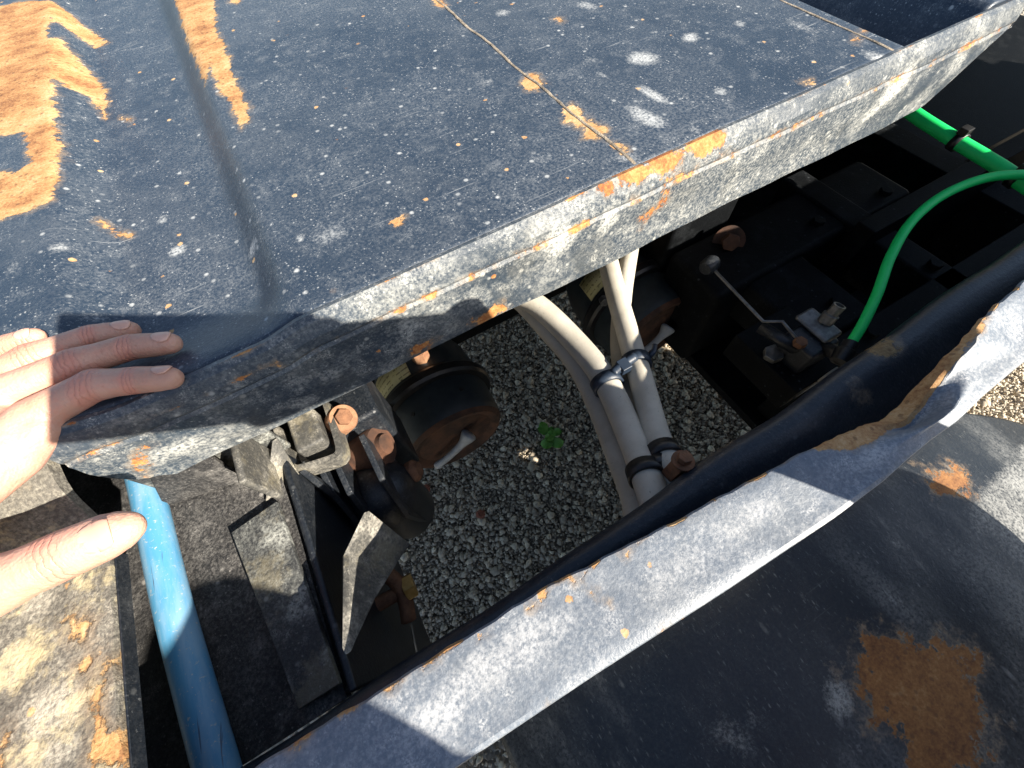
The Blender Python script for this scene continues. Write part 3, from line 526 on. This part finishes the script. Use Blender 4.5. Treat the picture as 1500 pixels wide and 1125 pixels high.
# floor pan, welded strip, cross member wall and gussets on the left
V, F = grid(np.arange(-.60, -.1415, .006), np.arange(.0168, .2235, .006), lambda X, Y: .808 + .0012 * wob(X, Y, 3) + .004 * ss(Y, .17, .222))
n = len(V); Vb = V.copy(); Vb[:, 2] = .80
mesh('floor_pan', np.concatenate([V, Vb]), F + [tuple(n + k for k in reversed(f)) for f in F], 'pan', trailer, True)
prism('welded_strip', [(-.189, .166, .811), (-.150, .172, .811), (-.1425, .026, .811), (-.1715, .026, .811)], (0, 0, .006), 'grime', trailer)
box('cross_member_wall', -.1405, -.1345, .0175, .215, .575, .813, 'black', trailer)
box('rear_plate', -.60, -.2275, .312, .318, .70, .925, 'black', trailer)
box('pan_extension', -.60, -.2275, .2242, .3115, .799, .8085, 'pan', trailer)
box('back_plate', -.226, -.132, .2225, .2285, .80, .935, 'grime', trailer)
box('stiffener', -.149, -.143, .172, .221, .815, .868, 'bracket', trailer)
prism('corner_gusset', [(-.236, .221, .815), (-.205, .221, .872), (-.17, .221, .872), (-.17, .21, .815)], (.0, -.005, 0), 'pan', trailer)
# bent gusset standing off the wall
f0 = [Vector(p) for p in DATA['FIN']]
prism('bent_gusset', f0, (.003, .001, -.004), 'bracket', trailer)
prism('tab_gusset', DATA['GUS'], (.004, .003, -.003), 'bracket', trailer)

# under-frame: beams that keep the bay dark
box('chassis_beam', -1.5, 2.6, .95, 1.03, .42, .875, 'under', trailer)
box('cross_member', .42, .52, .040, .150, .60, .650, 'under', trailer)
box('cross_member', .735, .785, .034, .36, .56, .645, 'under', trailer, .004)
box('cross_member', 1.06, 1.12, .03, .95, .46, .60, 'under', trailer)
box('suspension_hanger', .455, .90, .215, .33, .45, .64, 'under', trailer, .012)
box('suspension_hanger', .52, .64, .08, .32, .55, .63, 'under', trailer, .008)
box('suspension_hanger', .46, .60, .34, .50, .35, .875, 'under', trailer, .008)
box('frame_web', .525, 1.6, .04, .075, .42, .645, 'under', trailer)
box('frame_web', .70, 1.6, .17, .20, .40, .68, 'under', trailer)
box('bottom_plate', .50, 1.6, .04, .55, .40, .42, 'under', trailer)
box('sun_block_plate', .60, 2.2, -.038, -.034, .42, .81, 'under', trailer)  # added unseen plate, stops sun slipping under the rail onto the frame webs
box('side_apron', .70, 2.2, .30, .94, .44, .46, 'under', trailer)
hexnut('frame_bolt', (.435, .098, .650), (-.2, 0, 1), .013, .012, 'zinc', trailer)
hexnut('frame_bolt', (.545, .292, .648), (-.6, -.6, .5), .014, .012, 'chamber_rust', trailer)
lathe('bolt_washer', [(0, .025), (.004, .025)], (.549, .297, .643), (-.6, -.6, .5), 'chamber_rust', trailer, 24)
box('suspension_arm', -.45, .62, .56, .63, .34, .44, 'under', trailer, .006)
for x in (-.02, .40): box('chamber_bracket', x, x + .05, .44, .60, .42, .935, 'under', trailer)

for q in ((.60, .12, .631), (.565, .26, .631), (.70, .25, .641), (.85, .24, .641), (.76, .09, .646), (.76, .20, .646), (.58, .055, .646)): hexnut('frame_bolt', q, (0, 0, 1), .010, .008, 'under', trailer)
box('mounting_block', -.152, -.052, .2305, .31, .60, .775, 'black', trailer, .006)
box('mounting_block', -.1335, -.070, .150, .2215, .60, .715, 'black', trailer, .006)
# slider bracket under the lip
br = thing('slider_bracket', 'dusty U-shaped steel bracket around a square tube stub, just under the deck lip', 'bracket')
def uband():
    cx, cy, z = -.116, .2, .80; pts = [(-.1435, .250), (-.1415, .212), (-.138, .201), (-.130, .1965), (-.104, .191), (-.096, .192), (-.0915, .198), (-.0895, .215), (-.088, .250)]
    P = spline([(x, y, z) for x, y in pts], 4); V = []; F = []
    for i, p in enumerate(P):
        t = np.array(P[min(i + 1, len(P) - 1)]) - np.array(P[max(i - 1, 0)]); t /= np.linalg.norm(t); nrm = np.array([-t[1], t[0], 0])
        for a, h in ((0, 0), (.0058, 0), (.0058, -.020), (0, -.020)): V.append(np.array(p) + nrm * a + (0, 0, h))
    for i in range(len(P) - 1):
        for k in range(4): F.append((i * 4 + k, i * 4 + (k + 1) % 4, (i + 1) * 4 + (k + 1) % 4, (i + 1) * 4 + k))
    F += [(0, 1, 2, 3), tuple(range(len(V) - 4, len(V)))]
    mesh('u_strap', V, F, 'bracket', br, bevel=.0012)
uband()
box('tube_stub', -.1285, -.1015, .211, .25, .745, .806, 'bracket', br, bevel=.0035)
pin_ = lathe('pivot_pin', [(-.03, .0135), (0, .0145), (.003, .0130)], (-.083, .231, .792), (.5, -.35, .8), 'rustpin', br, 28)
hexnut('pin_nut', (-.0820, .2299, .7945), (.5, -.35, .8), .0085, .005, 'rust', pin_)
lathe('pivot_pin', [(0, .012), (.010, .0125), (.012, .011)], (-.1445, .229, .805), (-1, 0, 0), 'rustpin', br, 24)
lathe('pivot_boss', [(-.04, .022), (0, .024), (.004, .022), (.004, .012), (.010, .011), (.0105, .002)], (-.072, .214, .735), (.85, -.3, .42), 'chamber_rust', br, 32)
for k, (xr, yr) in enumerate(((-.127, .150), (-.112, .140), (-.080, .136))):
    prism('casting_rib', [(xr, .215, .775), (xr, yr + .03, .765), (xr, yr, .715), (xr, yr + .012, .615), (xr, .215, .615)], (.006, 0, 0), 'black', br)
lathe('hanger_post', [(.06, .036), (.150, .038), (.172, .035), (.186, .027), (.193, .015), (.195, .004)], (-.094, .178, .545), (0, 0, 1), 'black', br, 36)
lathe('hanger_bolt', [(0, .012), (.008, .013), (.014, .008)], (-.06, .185, .70), (1, -.3, .3), 'rust', br, 18)
prism('side_tab', [(-.1335, .196, .80), (-.127, .176, .76), (-.133, .165, .70), (-.1335, .196, .70)], (.006, 0, 0), 'black', br)

lk = thing('shackle_link', 'curved brown rusty link with yellowish nut bolted to the cross member wall', 'link')
pp = spline([(-.118, .100, .722), (-.112, .085, .712), (-.112, .068, .705), (-.117, .050, .70)], 6)
mesh('link_bar', *tubev(pp, .0105, 12, True, .7), 'rust', lk, True)
ls_ = lathe('link_stud', [(0, .007), (.034, .007)], (-.136, .076, .712), (1, 0, -.15), 'rust', lk, 14)
hexnut('link_nut', (-.109, .076, .708), (1, 0, -.15), .0125, .011, 'brass', ls_)

# blue tube lying in the bay
V, F = tubev(spline(DATA['BLUE'], 14), .0118, 18, True)
Va = np.array([tuple(v) for v in V]); spots = [(-.2485, .170, .004, .012, 0, 1), (-.2475, .145, .005, .006, 0, 1), (-.2435, .118, .0065, .009, 0, 1), (-.2485, .20, .003, .02, 0, 1)]
bl = mesh('blue_tube', V, F, 'blue', None, True, {'rust': dustfield(Va[:, :2], [(a, b, c, d, e, s) for a, b, c, d, e, s in spots]) * .62})
tag(bl, 'chipped sky-blue painted tube lying in the frame bay beside the dirty ledge', 'tube')

# ------------------------------------------------------------------ brake chambers
def chamber(c, label):
    t = thing('brake_chamber', label, 'brake chamber', 'spring brake chambers under the deck', (c[0], c[1], c[2]))
    A = (0, 1, 0); c = Vector(c)
    sh_ = lathe('spring_housing', [(.018, .060), (.006, .074), (.004, .080), (.010, .0855), (.022, .0885), (.070, .0905), (.082, .088)], c, A, 'chamber', t, 56)
    re_ = lathe('rusty_end', [(.0165, .020), (.016, .034), (.011, .036), (.010, .045), (.0145, .048), (.0135, .060), (.0045, .0715), (.0028, .080), (.0095, .0862)], c, A, 'chamber_rust', t, 56)
    cb_ = lathe('clamp_band', [(.074, .088), (.075, .100), (.080, .1035), (.092, .1035), (.097, .100), (.098, .088)], c, A, 'blackplastic', t, 56)
    sv_ = lathe('service_housing', [(.095, .094), (.105, .093), (.160, .087), (.195, .074), (.205, .05), (.32, .045)], c, A, 'chamber', t, 56)
    # label wrapped on the housing
    V = []; F = []; n = 14
    for i in range(n + 1):
        q = math.radians(100 + 50 * i / n)
        for y, r in ((.104, .0938), (.150, .0889)): V.append(c + Vector((math.cos(q) * r, y, math.sin(q) * r)))
    F = [(2 * i, 2 * i + 1, 2 * i + 3, 2 * i + 2) for i in range(n)]
    o = mesh('warning_label', V, F, 'label', sv_, True); md = o.modifiers.new('s', 'SOLIDIFY'); md.thickness = .0006; md.offset = 1
    # release key across the end
    P = [c + Vector(p) for p in ((.022, -.002, .014), (.008, -.006, .006), (-.012, -.008, -.006), (-.036, -.008, -.020), (-.052, -.006, -.030))]
    mesh('release_key', *tubev(spline(P, 5), [.013, .0135, .0125, .0115, .010, .0085, .0075, .0068, .0065, .0063, .0062, .006, .006, .006, .006, .006, .006, .0062, .0066, .0068, .006], 12), 'grey_plastic', re_, True)
    hexnut('clamp_bolt', c + Vector((-.078, .080, .076)), (-.3, -1, .2), .0085, .012, 'zinc', cb_)
    hexnut('port_fitting', c + Vector((.010, .125, .088)), (0, 0, 1), .015, .026, 'rustpin', sv_)
    for q in (62, 118): lathe('vent_hole', [(0, .0038), (.0012, .0038)], c + Vector((math.cos(math.radians(q)) * .0893, .045, math.sin(math.radians(q)) * .0893)), (math.cos(math.radians(q)), 0, math.sin(math.radians(q))), 'blackplastic', sh_, 12)
    return t
chamber(DATA['CH1'][0], 'black brake chamber with rusty end, standing clear of the grey hoses')
chamber(DATA['CH2'][0], 'black brake chamber partly hidden behind the grey hoses')

# ------------------------------------------------------------------ hoses
HG = 'grey air hoses clipped to the side rail'
for k, r, lab in (('HOSE_A', .0140, 'grey rubber hose bending widest out from under the lip, on top of its pair'), ('HOSE_B', .0140, 'grey rubber hose bending out from the lip underneath the wider-bending hose'),
                  ('HOSE_C', .0130, 'straighter grey rubber hose on top, hanging from the lip beside the rear chamber'), ('HOSE_D', .0120, 'straighter grey rubber hose running below the one strapped on top')):
    o = tube('air_hose', spline(DATA[k], 10), r, 'hose', None, 20); tag(o, lab, 'hose', HG)
o = tube('green_air_line', spline(DATA['GREEN_THICK'], 8), .0092, 'green', None, 18); tag(o, 'thick bright green air line running straight under the deck', 'air line')
o = tube('green_air_line', spline(DATA['GREEN_THIN'], 10), .0058, 'green', None, 16); tag(o, 'thin green air line looping down into the levelling valve', 'air line')
# straps
def ring(name, c, t, r, w, mat, parent, sq=1.0):
    t = Vector(t).normalized(); a = t.orthogonal().normalized(); b = t.cross(a); V = []; n = 28
    for h in (-w / 2, w / 2):
        for rr in (r, r + .0028):
            for k in range(n): q = 2 * math.pi * k / n; V.append(Vector(c) + t * h + (a * math.cos(q) + b * math.sin(q)) * rr)
    F = []
    for k in range(n):
        j = (k + 1) % n; F += [(k, j, n + j, n + k), (2 * n + k, 3 * n + k, 3 * n + j, 2 * n + j), (n + k, n + j, 3 * n + j, 3 * n + k), (k, 2 * n + k, 2 * n + j, j)]
    return mesh(name, V, F, mat, parent, True)
def near(path, y):
    P = spline(DATA[path], 10); i = min(range(len(P)), key=lambda k: abs(P[k][1] - y)); i = max(1, min(len(P) - 2, i)); return P[i], np.array(P[i + 1]) - np.array(P[i - 1])
ct = thing('cable_tie', 'dark blue-black nylon cable tie linking the two hose pairs', 'cable tie')
pa, ta = near('HOSE_A', .142); pc, tc = near('HOSE_C', .150)
ring('tie_loop', pa, ta, .0144, .0125, 'tie', ct); ring('tie_loop', pc, tc, .0134, .0125, 'tie', ct)
tieP = spline([tuple(pa + np.array((.006, .002, .0135))), tuple((pa + pc) / 2 + np.array((0, .003, .013))), tuple(pc + np.array((-.004, .002, .0135)))], 6)
ts_ = mesh('tie_strap', *tubev(tieP, .0055, 8, True), 'tie', ct, True)
mp = (pa + pc) / 2; box('tie_head', mp[0] - .006, mp[0] + .006, mp[1] - .006, mp[1] + .008, mp[2] + .008, mp[2] + .019, 'tie', ts_, .001)
tube('tie_tail', [tuple(pc + np.array((.012, -.004, .006))), tuple(pc + np.array((.020, -.002, .010))), tuple(pc + np.array((.026, .004, .010)))], .003, 'tie', ct, 8)
hc = thing('hose_clip', 'black hose clip with rusty bolt holding the hoses to the side rail', 'hose clip')
pa, ta = near('HOSE_A', .040); pc, tc = near('HOSE_C', .047)
ring('clip_band', pa, ta, .0143, .013, 'blackplastic', hc); ring('clip_band', pc, tc, .0133, .013, 'blackplastic', hc)
mp = (pa + pc) / 2; mesh('clip_bridge', *tubev([tuple(pa + np.array((.008, 0, .008))), tuple(pc + np.array((-.008, 0, .008)))], .0062, 8), 'blackplastic', hc, True)
bx = np.array((.1505, .0285, .827))
cw_ = lathe('clip_washer', [(0, .009), (.002, .009)], bx, (.1, .15, 1), 'rust', hc, 24); hexnut('clip_bolt', bx + (.0003, .0004, .003), (.1, .15, 1), .0058, .006, 'rust', cw_)
box('clip_leg', bx[0] - .006, bx[0] + .006, .0225, .034, .785, .827, 'rust', hc, .001)
for k in (3.6, 2.2):
    P = spline(DATA['GREEN_THICK'], 8); i = int(k * 8); q = np.array(P[i]); tt = np.array(P[i + 1]) - np.array(P[i - 1])
    o = thing('cable_tie', 'black cable tie around the thick green air line ' + ('where the thin line meets it' if k > 3 else 'close under the deck lip'), 'cable tie')
    ring('tie_loop', q, tt, .0094, .010, 'blackplastic', o); q2 = q + np.array((0, .002, .0112)); box('tie_head', q2[0] - .007, q2[0] + .007, q2[1] - .006, q2[1] + .006, q2[2] - .001, q2[2] + .008, 'blackplastic', o, .001)

# ------------------------------------------------------------------ levelling valve with linkage
v = DATA['VALVE']; lv = thing('levelling_valve', 'small black levelling valve with bent thin rod and end of the green line', 'valve')
b0 = Vector(v[0])
mesh('valve_body', *boxv(b0.x - .028, b0.x + .022, b0.y - .028, b0.y + .020, b0.z - .05, b0.z + .002), 'black', lv, bevel=.006)
vc_ = mesh('valve_cap', *boxv(b0.x - .004, b0.x + .026, b0.y - .020, b0.y + .030, b0.z + .002, b0.z + .010), 'zinc', lv, bevel=.004)
lathe('valve_port', [(0, .0095), (.012, .0095), (.013, .0075), (.026, .0075), (.0262, .0055), (.018, .0052)], b0 + Vector((.020, .004, .008)), (.35, .12, .9), 'zinc', vc_, 20)
g = Vector(DATA['GREEN_THIN'][0]); g2 = Vector(DATA['GREEN_THIN'][1])
d = (g2 - g).normalized(); lathe('line_fitting', [(-.022, .010), (-.006, .011), (-.004, .0085), (.006, .0085)], g, d, 'blackplastic', lv, 18)
mesh('fitting_elbow', *tubev([tuple(b0 + Vector((0, -.012, -.01))), tuple((b0 + g) / 2 + Vector((0, -.01, -.01))), tuple(g - d * .016)], .009, 10), 'blackplastic', lv, True)
mesh('linkage_rod', *tubev([p for p in spline(DATA['ROD'], 1)], .0021, 8), 'zinc', lv, True)
lathe('rod_joint', [(-.012, .009), (-.006, .012), (.006, .012), (.012, .008)], DATA['ROD'][0], (1, .2, 0), 'black', lv, 18)
hexnut('rod_nut', Vector(DATA['ROD'][-1]) - Vector((0, 0, .004)), (0, 0, 1), .008, .008, 'rust', lv)
mesh('lever_arm', *tubev([tuple(Vector(DATA['ROD'][2]) + Vector((.004, .0, -.014))), tuple(Vector(DATA['ROD'][-1]) + Vector((0, 0, -.012))), tuple(b0 + Vector((-.01, 0, -.02)))], .0085, 8), 'black', lv, True)

# ------------------------------------------------------------------ mudguard and wheels
mg = thing('mudguard', 'curved black mudguard with a large brown rust patch beside the side rail', 'mudguard')
def mudguard():
    xs = np.arange(-.085, .585, .006); ys = np.arange(-.62, -.0495, .006)
    def zf(X, Y):
        d = (X - .24) / .62; return .742 - .62 * (1 - np.sqrt(1 - np.clip(d * d, 0, .95))) * .62 + .0022 * wob(X, Y, 1.1) - .006 * ss(Y, -.09, -.04)
    V, F = grid(xs, ys, lambda X, Y: X * 0); xm = .585 - .095 * ss(V[:, 1], -.135, -.05)
    V[:, 0] = -.085 + (V[:, 0] + .085) / .665 * (xm + .085); V[:, 2] = zf(V[:, 0], V[:, 1]); keep = F
    o = mesh('guard_sheet', V, keep, 'fender', mg, True, {'rust': rustfield(V[:, :2], DATA['FENDER_RUST'], .032), 'dust': np.maximum(dustfield(V[:, :2], DATA['FENDER_DUST']) * 1.1, .75 * ss(V[:, 0], .33, .42) * ss(-V[:, 1], .115, .14))})  # dust over the right end also paints in its sunlit band
    md = o.modifiers.new('thick', 'SOLIDIFY'); md.thickness = .004; md.offset = -1
mudguard()
box('guard_bracket', .44, .47, -.10, -.036, .66, .675, 'zinc', mg); tube('bracket_tube', [(.47, -.12, .655), (.47, .04, .655)], .014, 'hose', mg, 16)
def wheel(x, lab):
    w = thing('wheel', lab, 'wheel', 'trailer wheels under the mudguards', (x, -.36, 0))
    c = (x, -.36, .335)
    lathe('tyre', [(-.12, .21), (-.125, .25), (-.118, .30), (-.10, .325), (-.085, .333), (.085, .333), (.10, .325), (.118, .30), (.125, .25), (.12, .21)], c, (0, 1, 0), 'rubber', w, 64)
    lathe('rim', [(-.115, .209), (-.10, .19), (-.03, .17), (-.03, .06), (-.09, .05), (-.09, .001)], c, (0, 1, 0), 'zinc', w, 48)
wheel(.22, 'black tyre on steel rim, hidden under the black mudguard'); wheel(.880, 'unseen black tyre on steel rim, added to keep sun off the gravel')  # second wheel is unseen, added to shade the gravel in the bay
sun_guard = thing('mudguard', 'unseen plain black guard added to block sun above the second wheel', 'mudguard')  # unseen second guard, added to cut off sun passing over the tyre
V, F = grid(np.arange(.575, 1.25, .02), np.arange(-.62, -.205, .02), lambda X, Y: .742 - .38 * (1 - np.sqrt(1 - np.clip(((X - .88) / .62) ** 2, 0, .95))))
o = mesh('guard_sheet', V, F, 'fender', sun_guard, True); md = o.modifiers.new('thick', 'SOLIDIFY'); md.thickness = .004; md.offset = -1

# ------------------------------------------------------------------ small things on the ground
wd = thing('weed', 'small bright green weed growing out of the gravel', 'weed', None, tuple(DATA['WEED'][0]))
w0 = Vector(DATA['WEED'][0])
for i in range(9):
    a = i * 2.4 + random.uniform(-.3, .3); l = random.uniform(.026, .046); b = w0 + Vector((random.uniform(-.012, .012), random.uniform(-.012, .012), .014 + random.uniform(0, .012)))
    d = Vector((math.cos(a), math.sin(a), .35)); s = Vector((-math.sin(a), math.cos(a), 0)); V = [b]
    for f, wd_ in ((.3, .34), (.6, .42), (.85, .26)): V += [b + d * l * f + s * l * wd_ - Vector((0, 0, .1 * l)), b + d * l * f + Vector((0, 0, .06 * l)), b + d * l * f - s * l * wd_ - Vector((0, 0, .1 * l))]
    V.append(b + d * l); F = [(0, 1, 2), (0, 2, 3), (1, 4, 5, 2), (2, 5, 6, 3), (4, 7, 8, 5), (5, 8, 9, 6), (7, 10, 8), (8, 10, 9)]
    mesh('leaf', V, F, 'leaf', wd, True)
mesh('stem', *tubev([tuple(w0 + Vector((0, 0, -.01))), tuple(w0 + Vector((.002, .001, .012))), tuple(w0 + Vector((0, .003, .026)))], .0016, 6), 'stem', wd, True)
for p, lab in zip(DATA['SMALLST'][:2], ('small reddish stone chip on the gravel by the brake chamber', 'small reddish stone chip on open gravel away from the chambers')):
    bm = bmesh.new(); bmesh.ops.create_icosphere(bm, subdivisions=2, radius=.013)
    for vv in bm.verts: vv.co *= random.uniform(.75, 1.2); vv.co.z *= .6
    me = bpy.data.meshes.new('stone_chip'); bm.to_mesh(me); bm.free(); me.materials.append(M['stone_red']); o = bpy.data.objects.new('stone_chip', me); link(o); o.location = (p[0], p[1], .012); tag(o, lab, 'stone')

# ------------------------------------------------------------------ person: left hand on the deck, right hand holding the phone
def spheres(bm, a, b, ra, rb, step=.35, flat=None):
    a, b = Vector(a), Vector(b); n = max(2, int((b - a).length / (min(ra, rb) * step)) + 1)
    for i in range(n):
        t = i / (n - 1); r = ra + (rb - ra) * t
        bmesh.ops.create_icosphere(bm, subdivisions=2, radius=r, matrix=Matrix.Translation(a.lerp(b, t)) @ (flat or Matrix()))
def chain(bm, pts, step=.35):
    for (p, r), (q, s) in zip(pts, pts[1:]): spheres(bm, p, q, r, s, step)
def remeshed(name, bm, voxel, mat, parent=None, smooth=6, fac=.5):
    me = bpy.data.meshes.new(name); bm.to_mesh(me); bm.free(); me.materials.append(M[mat]); o = bpy.data.objects.new(name, me); link(o, parent)
    md = o.modifiers.new('r', 'REMESH'); md.mode = 'VOXEL'; md.voxel_size = voxel; md.use_smooth_shade = True
    sm = o.modifiers.new('s', 'SMOOTH'); sm.iterations = smooth; sm.factor = fac
    return o
H = DATA['HAND']; W = Vector(H['wrist'])
def lerp(a, b, t): return Vector(a).lerp(Vector(b), t)
def finger(bm, J, k):
    k *= 1.15
    J = [Vector(p) for p in J]
    R = [(J[0], 10.2 * k), (lerp(J[0], J[1], .5), 9.3 * k), (lerp(J[0], J[1], .85), 8.9 * k), (J[1], 9.2 * k), (lerp(J[1], J[2], .45), 7.9 * k), (J[2], 7.7 * k), (lerp(J[2], J[3], .5), 7.3 * k), (J[3], 6.3 * k)]
    chain(bm, [(p, r / 1000) for p, r in R], .3)
bm = bmesh.new()
for f, k in (('index', .97), ('middle', .96), ('ring', .90), ('little', .80)): finger(bm, H[f], k)
mc = [Vector(H[f][0]) for f in ('index', 'middle', 'ring', 'little')]
wr = [W + Vector(o) for o in ((.012, -.020, 0), (.004, -.006, .004), (-.006, .008, .004), (-.016, .020, .001))]
for a, b in zip(mc, wr): chain(bm, [(a, .0112), (lerp(a, b, .4) + Vector((0, 0, -.001)), .0135), (b, .0165)], .4)
for i in range(3):
    for t in (.08, .3, .55, .8):
        p, q = lerp(mc[i], wr[i], t), lerp(mc[i + 1], wr[i + 1], t); chain(bm, [(p - Vector((0, 0, .003)), .0108 + .003 * t), (q - Vector((0, 0, .003)), .0108 + .003 * t)], .4)
T = [Vector(p) for p in H['thumb']]
chain(bm, [(T[0], .0185), (lerp(T[0], T[1], .6), .0165), (T[1], .0152), (lerp(T[1], T[2], .5), .0128), (T[2], .0128), (lerp(T[2], T[3], .4), .0124), (lerp(T[2], T[3], .75), .0121), (T[3], .0108), (T[3] + (T[3] - T[2]).normalized() * .0045, .0086)], .3)
chain(bm, [(lerp(T[0], T[1], .7), .012), (lerp(mc[0], wr[0], .55), .011)], .4); chain(bm, [(lerp(T[0], T[1], .3), .014), (lerp(mc[0], wr[0], .8), .012)], .4)
chain(bm, [(Vector(DATA['WEB'][0]), .0105), (Vector(DATA['WEB'][1]), .0130), (lerp(mc[0], wr[0], .6), .014)], .35)
EL = Vector((-.40, -.20, .89)); chain(bm, [(W, .023), (lerp(W, EL, .2), .025), (lerp(W, EL, .6), .034), (EL, .04)], .4)
# right hand round the phone end and head, neck
ph = lambda r, u, b: CAM + CR * r + CU * u + CB * b
RW = Vector((.200, -.055, 1.075))
for i, u in enumerate((.004, -.012, -.028, -.044)):
    chain(bm, [(ph(.150, u - .012, .030), .0095), (ph(.153, u - .004, .004), .0088), (ph(.138, u, -.009), .0082), (ph(.118, u + .002, -.0105), .0070)], .4)
    chain(bm, [(ph(.150, u - .012, .030), .0095), (RW, .013)], .5)
chain(bm, [(RW, .018), (ph(.150, -.06, .035), .013), (ph(.125, -.045, .022), .010), (ph(.105, -.035, .020), .0085)], .4)
RE = Vector((.44, -.300, .863)); chain(bm, [(RW, .023), (lerp(RW, RE, .5), .030), (RE, .04)], .5)
HD = Vector((.052, -.352, 1.027))
for z, r, f in ((.0, .088, 0), (.035, .086, -.012), (-.05, .066, .012), (-.088, .046, .022), (.06, .072, -.012)): bmesh.ops.create_icosphere(bm, subdivisions=3, radius=r, matrix=Matrix.Translation(HD + Vector((-.01 if f else 0, f, z))) @ Matrix.Diagonal((.86, 1, 1, 1)))
fw = Vector((-.15, .9, -.3)).normalized(); sd = Vector((.98, .17, 0))
chain(bm, [(HD + fw * .088 + Vector((0, 0, .012)), .010), (HD + fw * .104 + Vector((0, 0, -.022)), .0145)], .4)
chain(bm, [(HD + fw * .085 - sd * .022 + Vector((0, 0, -.058)), .007), (HD + fw * .085 + sd * .022 + Vector((0, 0, -.058)), .007)], .4)
for s in (-1, 1):
    bmesh.ops.create_icosphere(bm, subdivisions=2, radius=.03, matrix=Matrix.Translation(HD + sd * s * .076 + Vector((0, -.005, -.01))) @ Matrix.Diagonal((.35, .6, 1, 1)))
    bmesh.ops.create_icosphere(bm, subdivisions=2, radius=.016, matrix=Matrix.Translation(HD + fw * .078 + sd * s * .033 + Vector((0, 0, .008))))
SH = Vector((.05, -.464, .875)); chain(bm, [(HD + Vector((0, -.02, -.07)), .055), (SH, .06)], .4)
person = remeshed('person', bm, .00145, 'skin', None, 7, .5)
tag(person, 'bare left hand with spread fingers resting on the deck edge', 'person')
def clothes(name, segs, mat, vox=.009):
    bm = bmesh.new()
    for s in segs: chain(bm, s, .5)
    return remeshed(name, bm, vox, mat, person, 4)
LS, RS, HP = Vector((-.165, -.475, .85)), Vector((.236, -.445, .919)), Vector((.0, -.86, .88))
clothes('jacket', [[(LS, .07), (lerp(LS, EL, .5), .056), (EL, .05), (lerp(EL, W, .6), .042)], [(RS, .08), (lerp(RS, RE, .5), .070), (RE, .062), (lerp(RE, RW, .5), .040), (lerp(RE, RW, .82), .031)],
        [(LS, .08), (SH, .10), (RS, .085)], [(SH, .11), (lerp(SH, HP, .5), .15), (HP, .16)], [(LS, .08), (HP + Vector((-.08, 0, .02)), .13)], [(RS, .085), (HP + Vector((.1, 0, .02)), .13)], [(Vector((.24, -.50, .86)), .075), (Vector((.16, -.66, .86)), .09)]], 'jacket')
clothes('trousers', [[(HP + Vector((-.09, 0, -.03)), .13), (Vector((-.12, -.84, .48)), .075), (Vector((-.10, -.92, .10)), .055)], [(HP + Vector((.10, 0, -.03)), .13), (Vector((.16, -.84, .48)), .075), (Vector((.14, -.92, .10)), .055)], [(HP + Vector((-.08, 0, -.03)), .13), (HP + Vector((.09, 0, -.03)), .13)]], 'trousers')
for bx_ in (-.10, .14): clothes('boot', [[(Vector((bx_, -.95, .05)), .05), (Vector((bx_, -.78, .042)), .042)]], 'blackplastic')
bm = bmesh.new()
for z, y, r in ((.05, -.035, .085), (.02, -.05, .08), (.075, -.01, .07)): bmesh.ops.create_icosphere(bm, subdivisions=3, radius=r, matrix=Matrix.Translation(HD + Vector((0, y, z))) @ Matrix.Diagonal((.92, 1, 1, 1)))
remeshed('hair', bm, .006, 'hair', person, 3)
# fingernails
def nail(J, k, w, l, roll=0.0, lift=0.0):
    a, b = Vector(J[-2]), Vector(J[-1]); t = (b - a).normalized(); up = Vector((0, 0, 1)); up = (up - t * up.dot(t)).normalized(); up = (Matrix.Rotation(roll, 3, t) @ up); s = t.cross(up)
    c = b - t * .0018; r = k; V = []; nu, nvv = 8, 9
    for i in range(nu + 1):
        q = (i / nu - .5) * 2
        for j in range(nvv + 1):
            h = j / nvv; ww = w * (1 - .18 * (2 * h - 1) ** 4 - (.25 * (1 - h) ** 3)); ang = q * ww / r
            V.append(c + t * (-l * .55 + l * h - .0012 * q * q * (1 if h > .5 else -1)) + (s * math.sin(ang) + up * math.cos(ang)) * (r - .0012 * max(0, h - .75) * 2 + lift))
    F = [(i * (nvv + 1) + j, (i + 1) * (nvv + 1) + j, (i + 1) * (nvv + 1) + j + 1, i * (nvv + 1) + j + 1) for i in range(nu) for j in range(nvv)]
    o = mesh('fingernail', V, F, 'nail', person, True); md = o.modifiers.new('s', 'SOLIDIFY'); md.thickness = .0007; md.offset = 0
for f, k, w, l, ro in (('index', .0074, .0050, .0098, -.5), ('middle', .0073, .0054, .0102, -.25), ('ring', .0068, .0052, .0100, -.1), ('little', .0061, .0044, .0085, .1)): nail(H[f], k, w, l, ro)
nail(H['thumb'], .0112, .0086, .0140, .3)
# phone
def phone():
    t = thing('phone', 'dark phone held level above the trailer, its shadow on the deck edge', 'phone', None, tuple(CAM))
    c = [ph(r, u, b) for r, u, b in ((-.018, .013, .006), (.142, .013, .006), (.142, -.063, .006), (-.018, -.063, .006))]
    o = prism('phone_body', c, CB * .008, 'phone', t, .003)
    lathe('lens_ring', [(0, .007), (.0025, .007), (.0026, .0055)], CAM + CB * .0055, -CB * 1.0, 'zinc', t, 24) if False else None
phone()
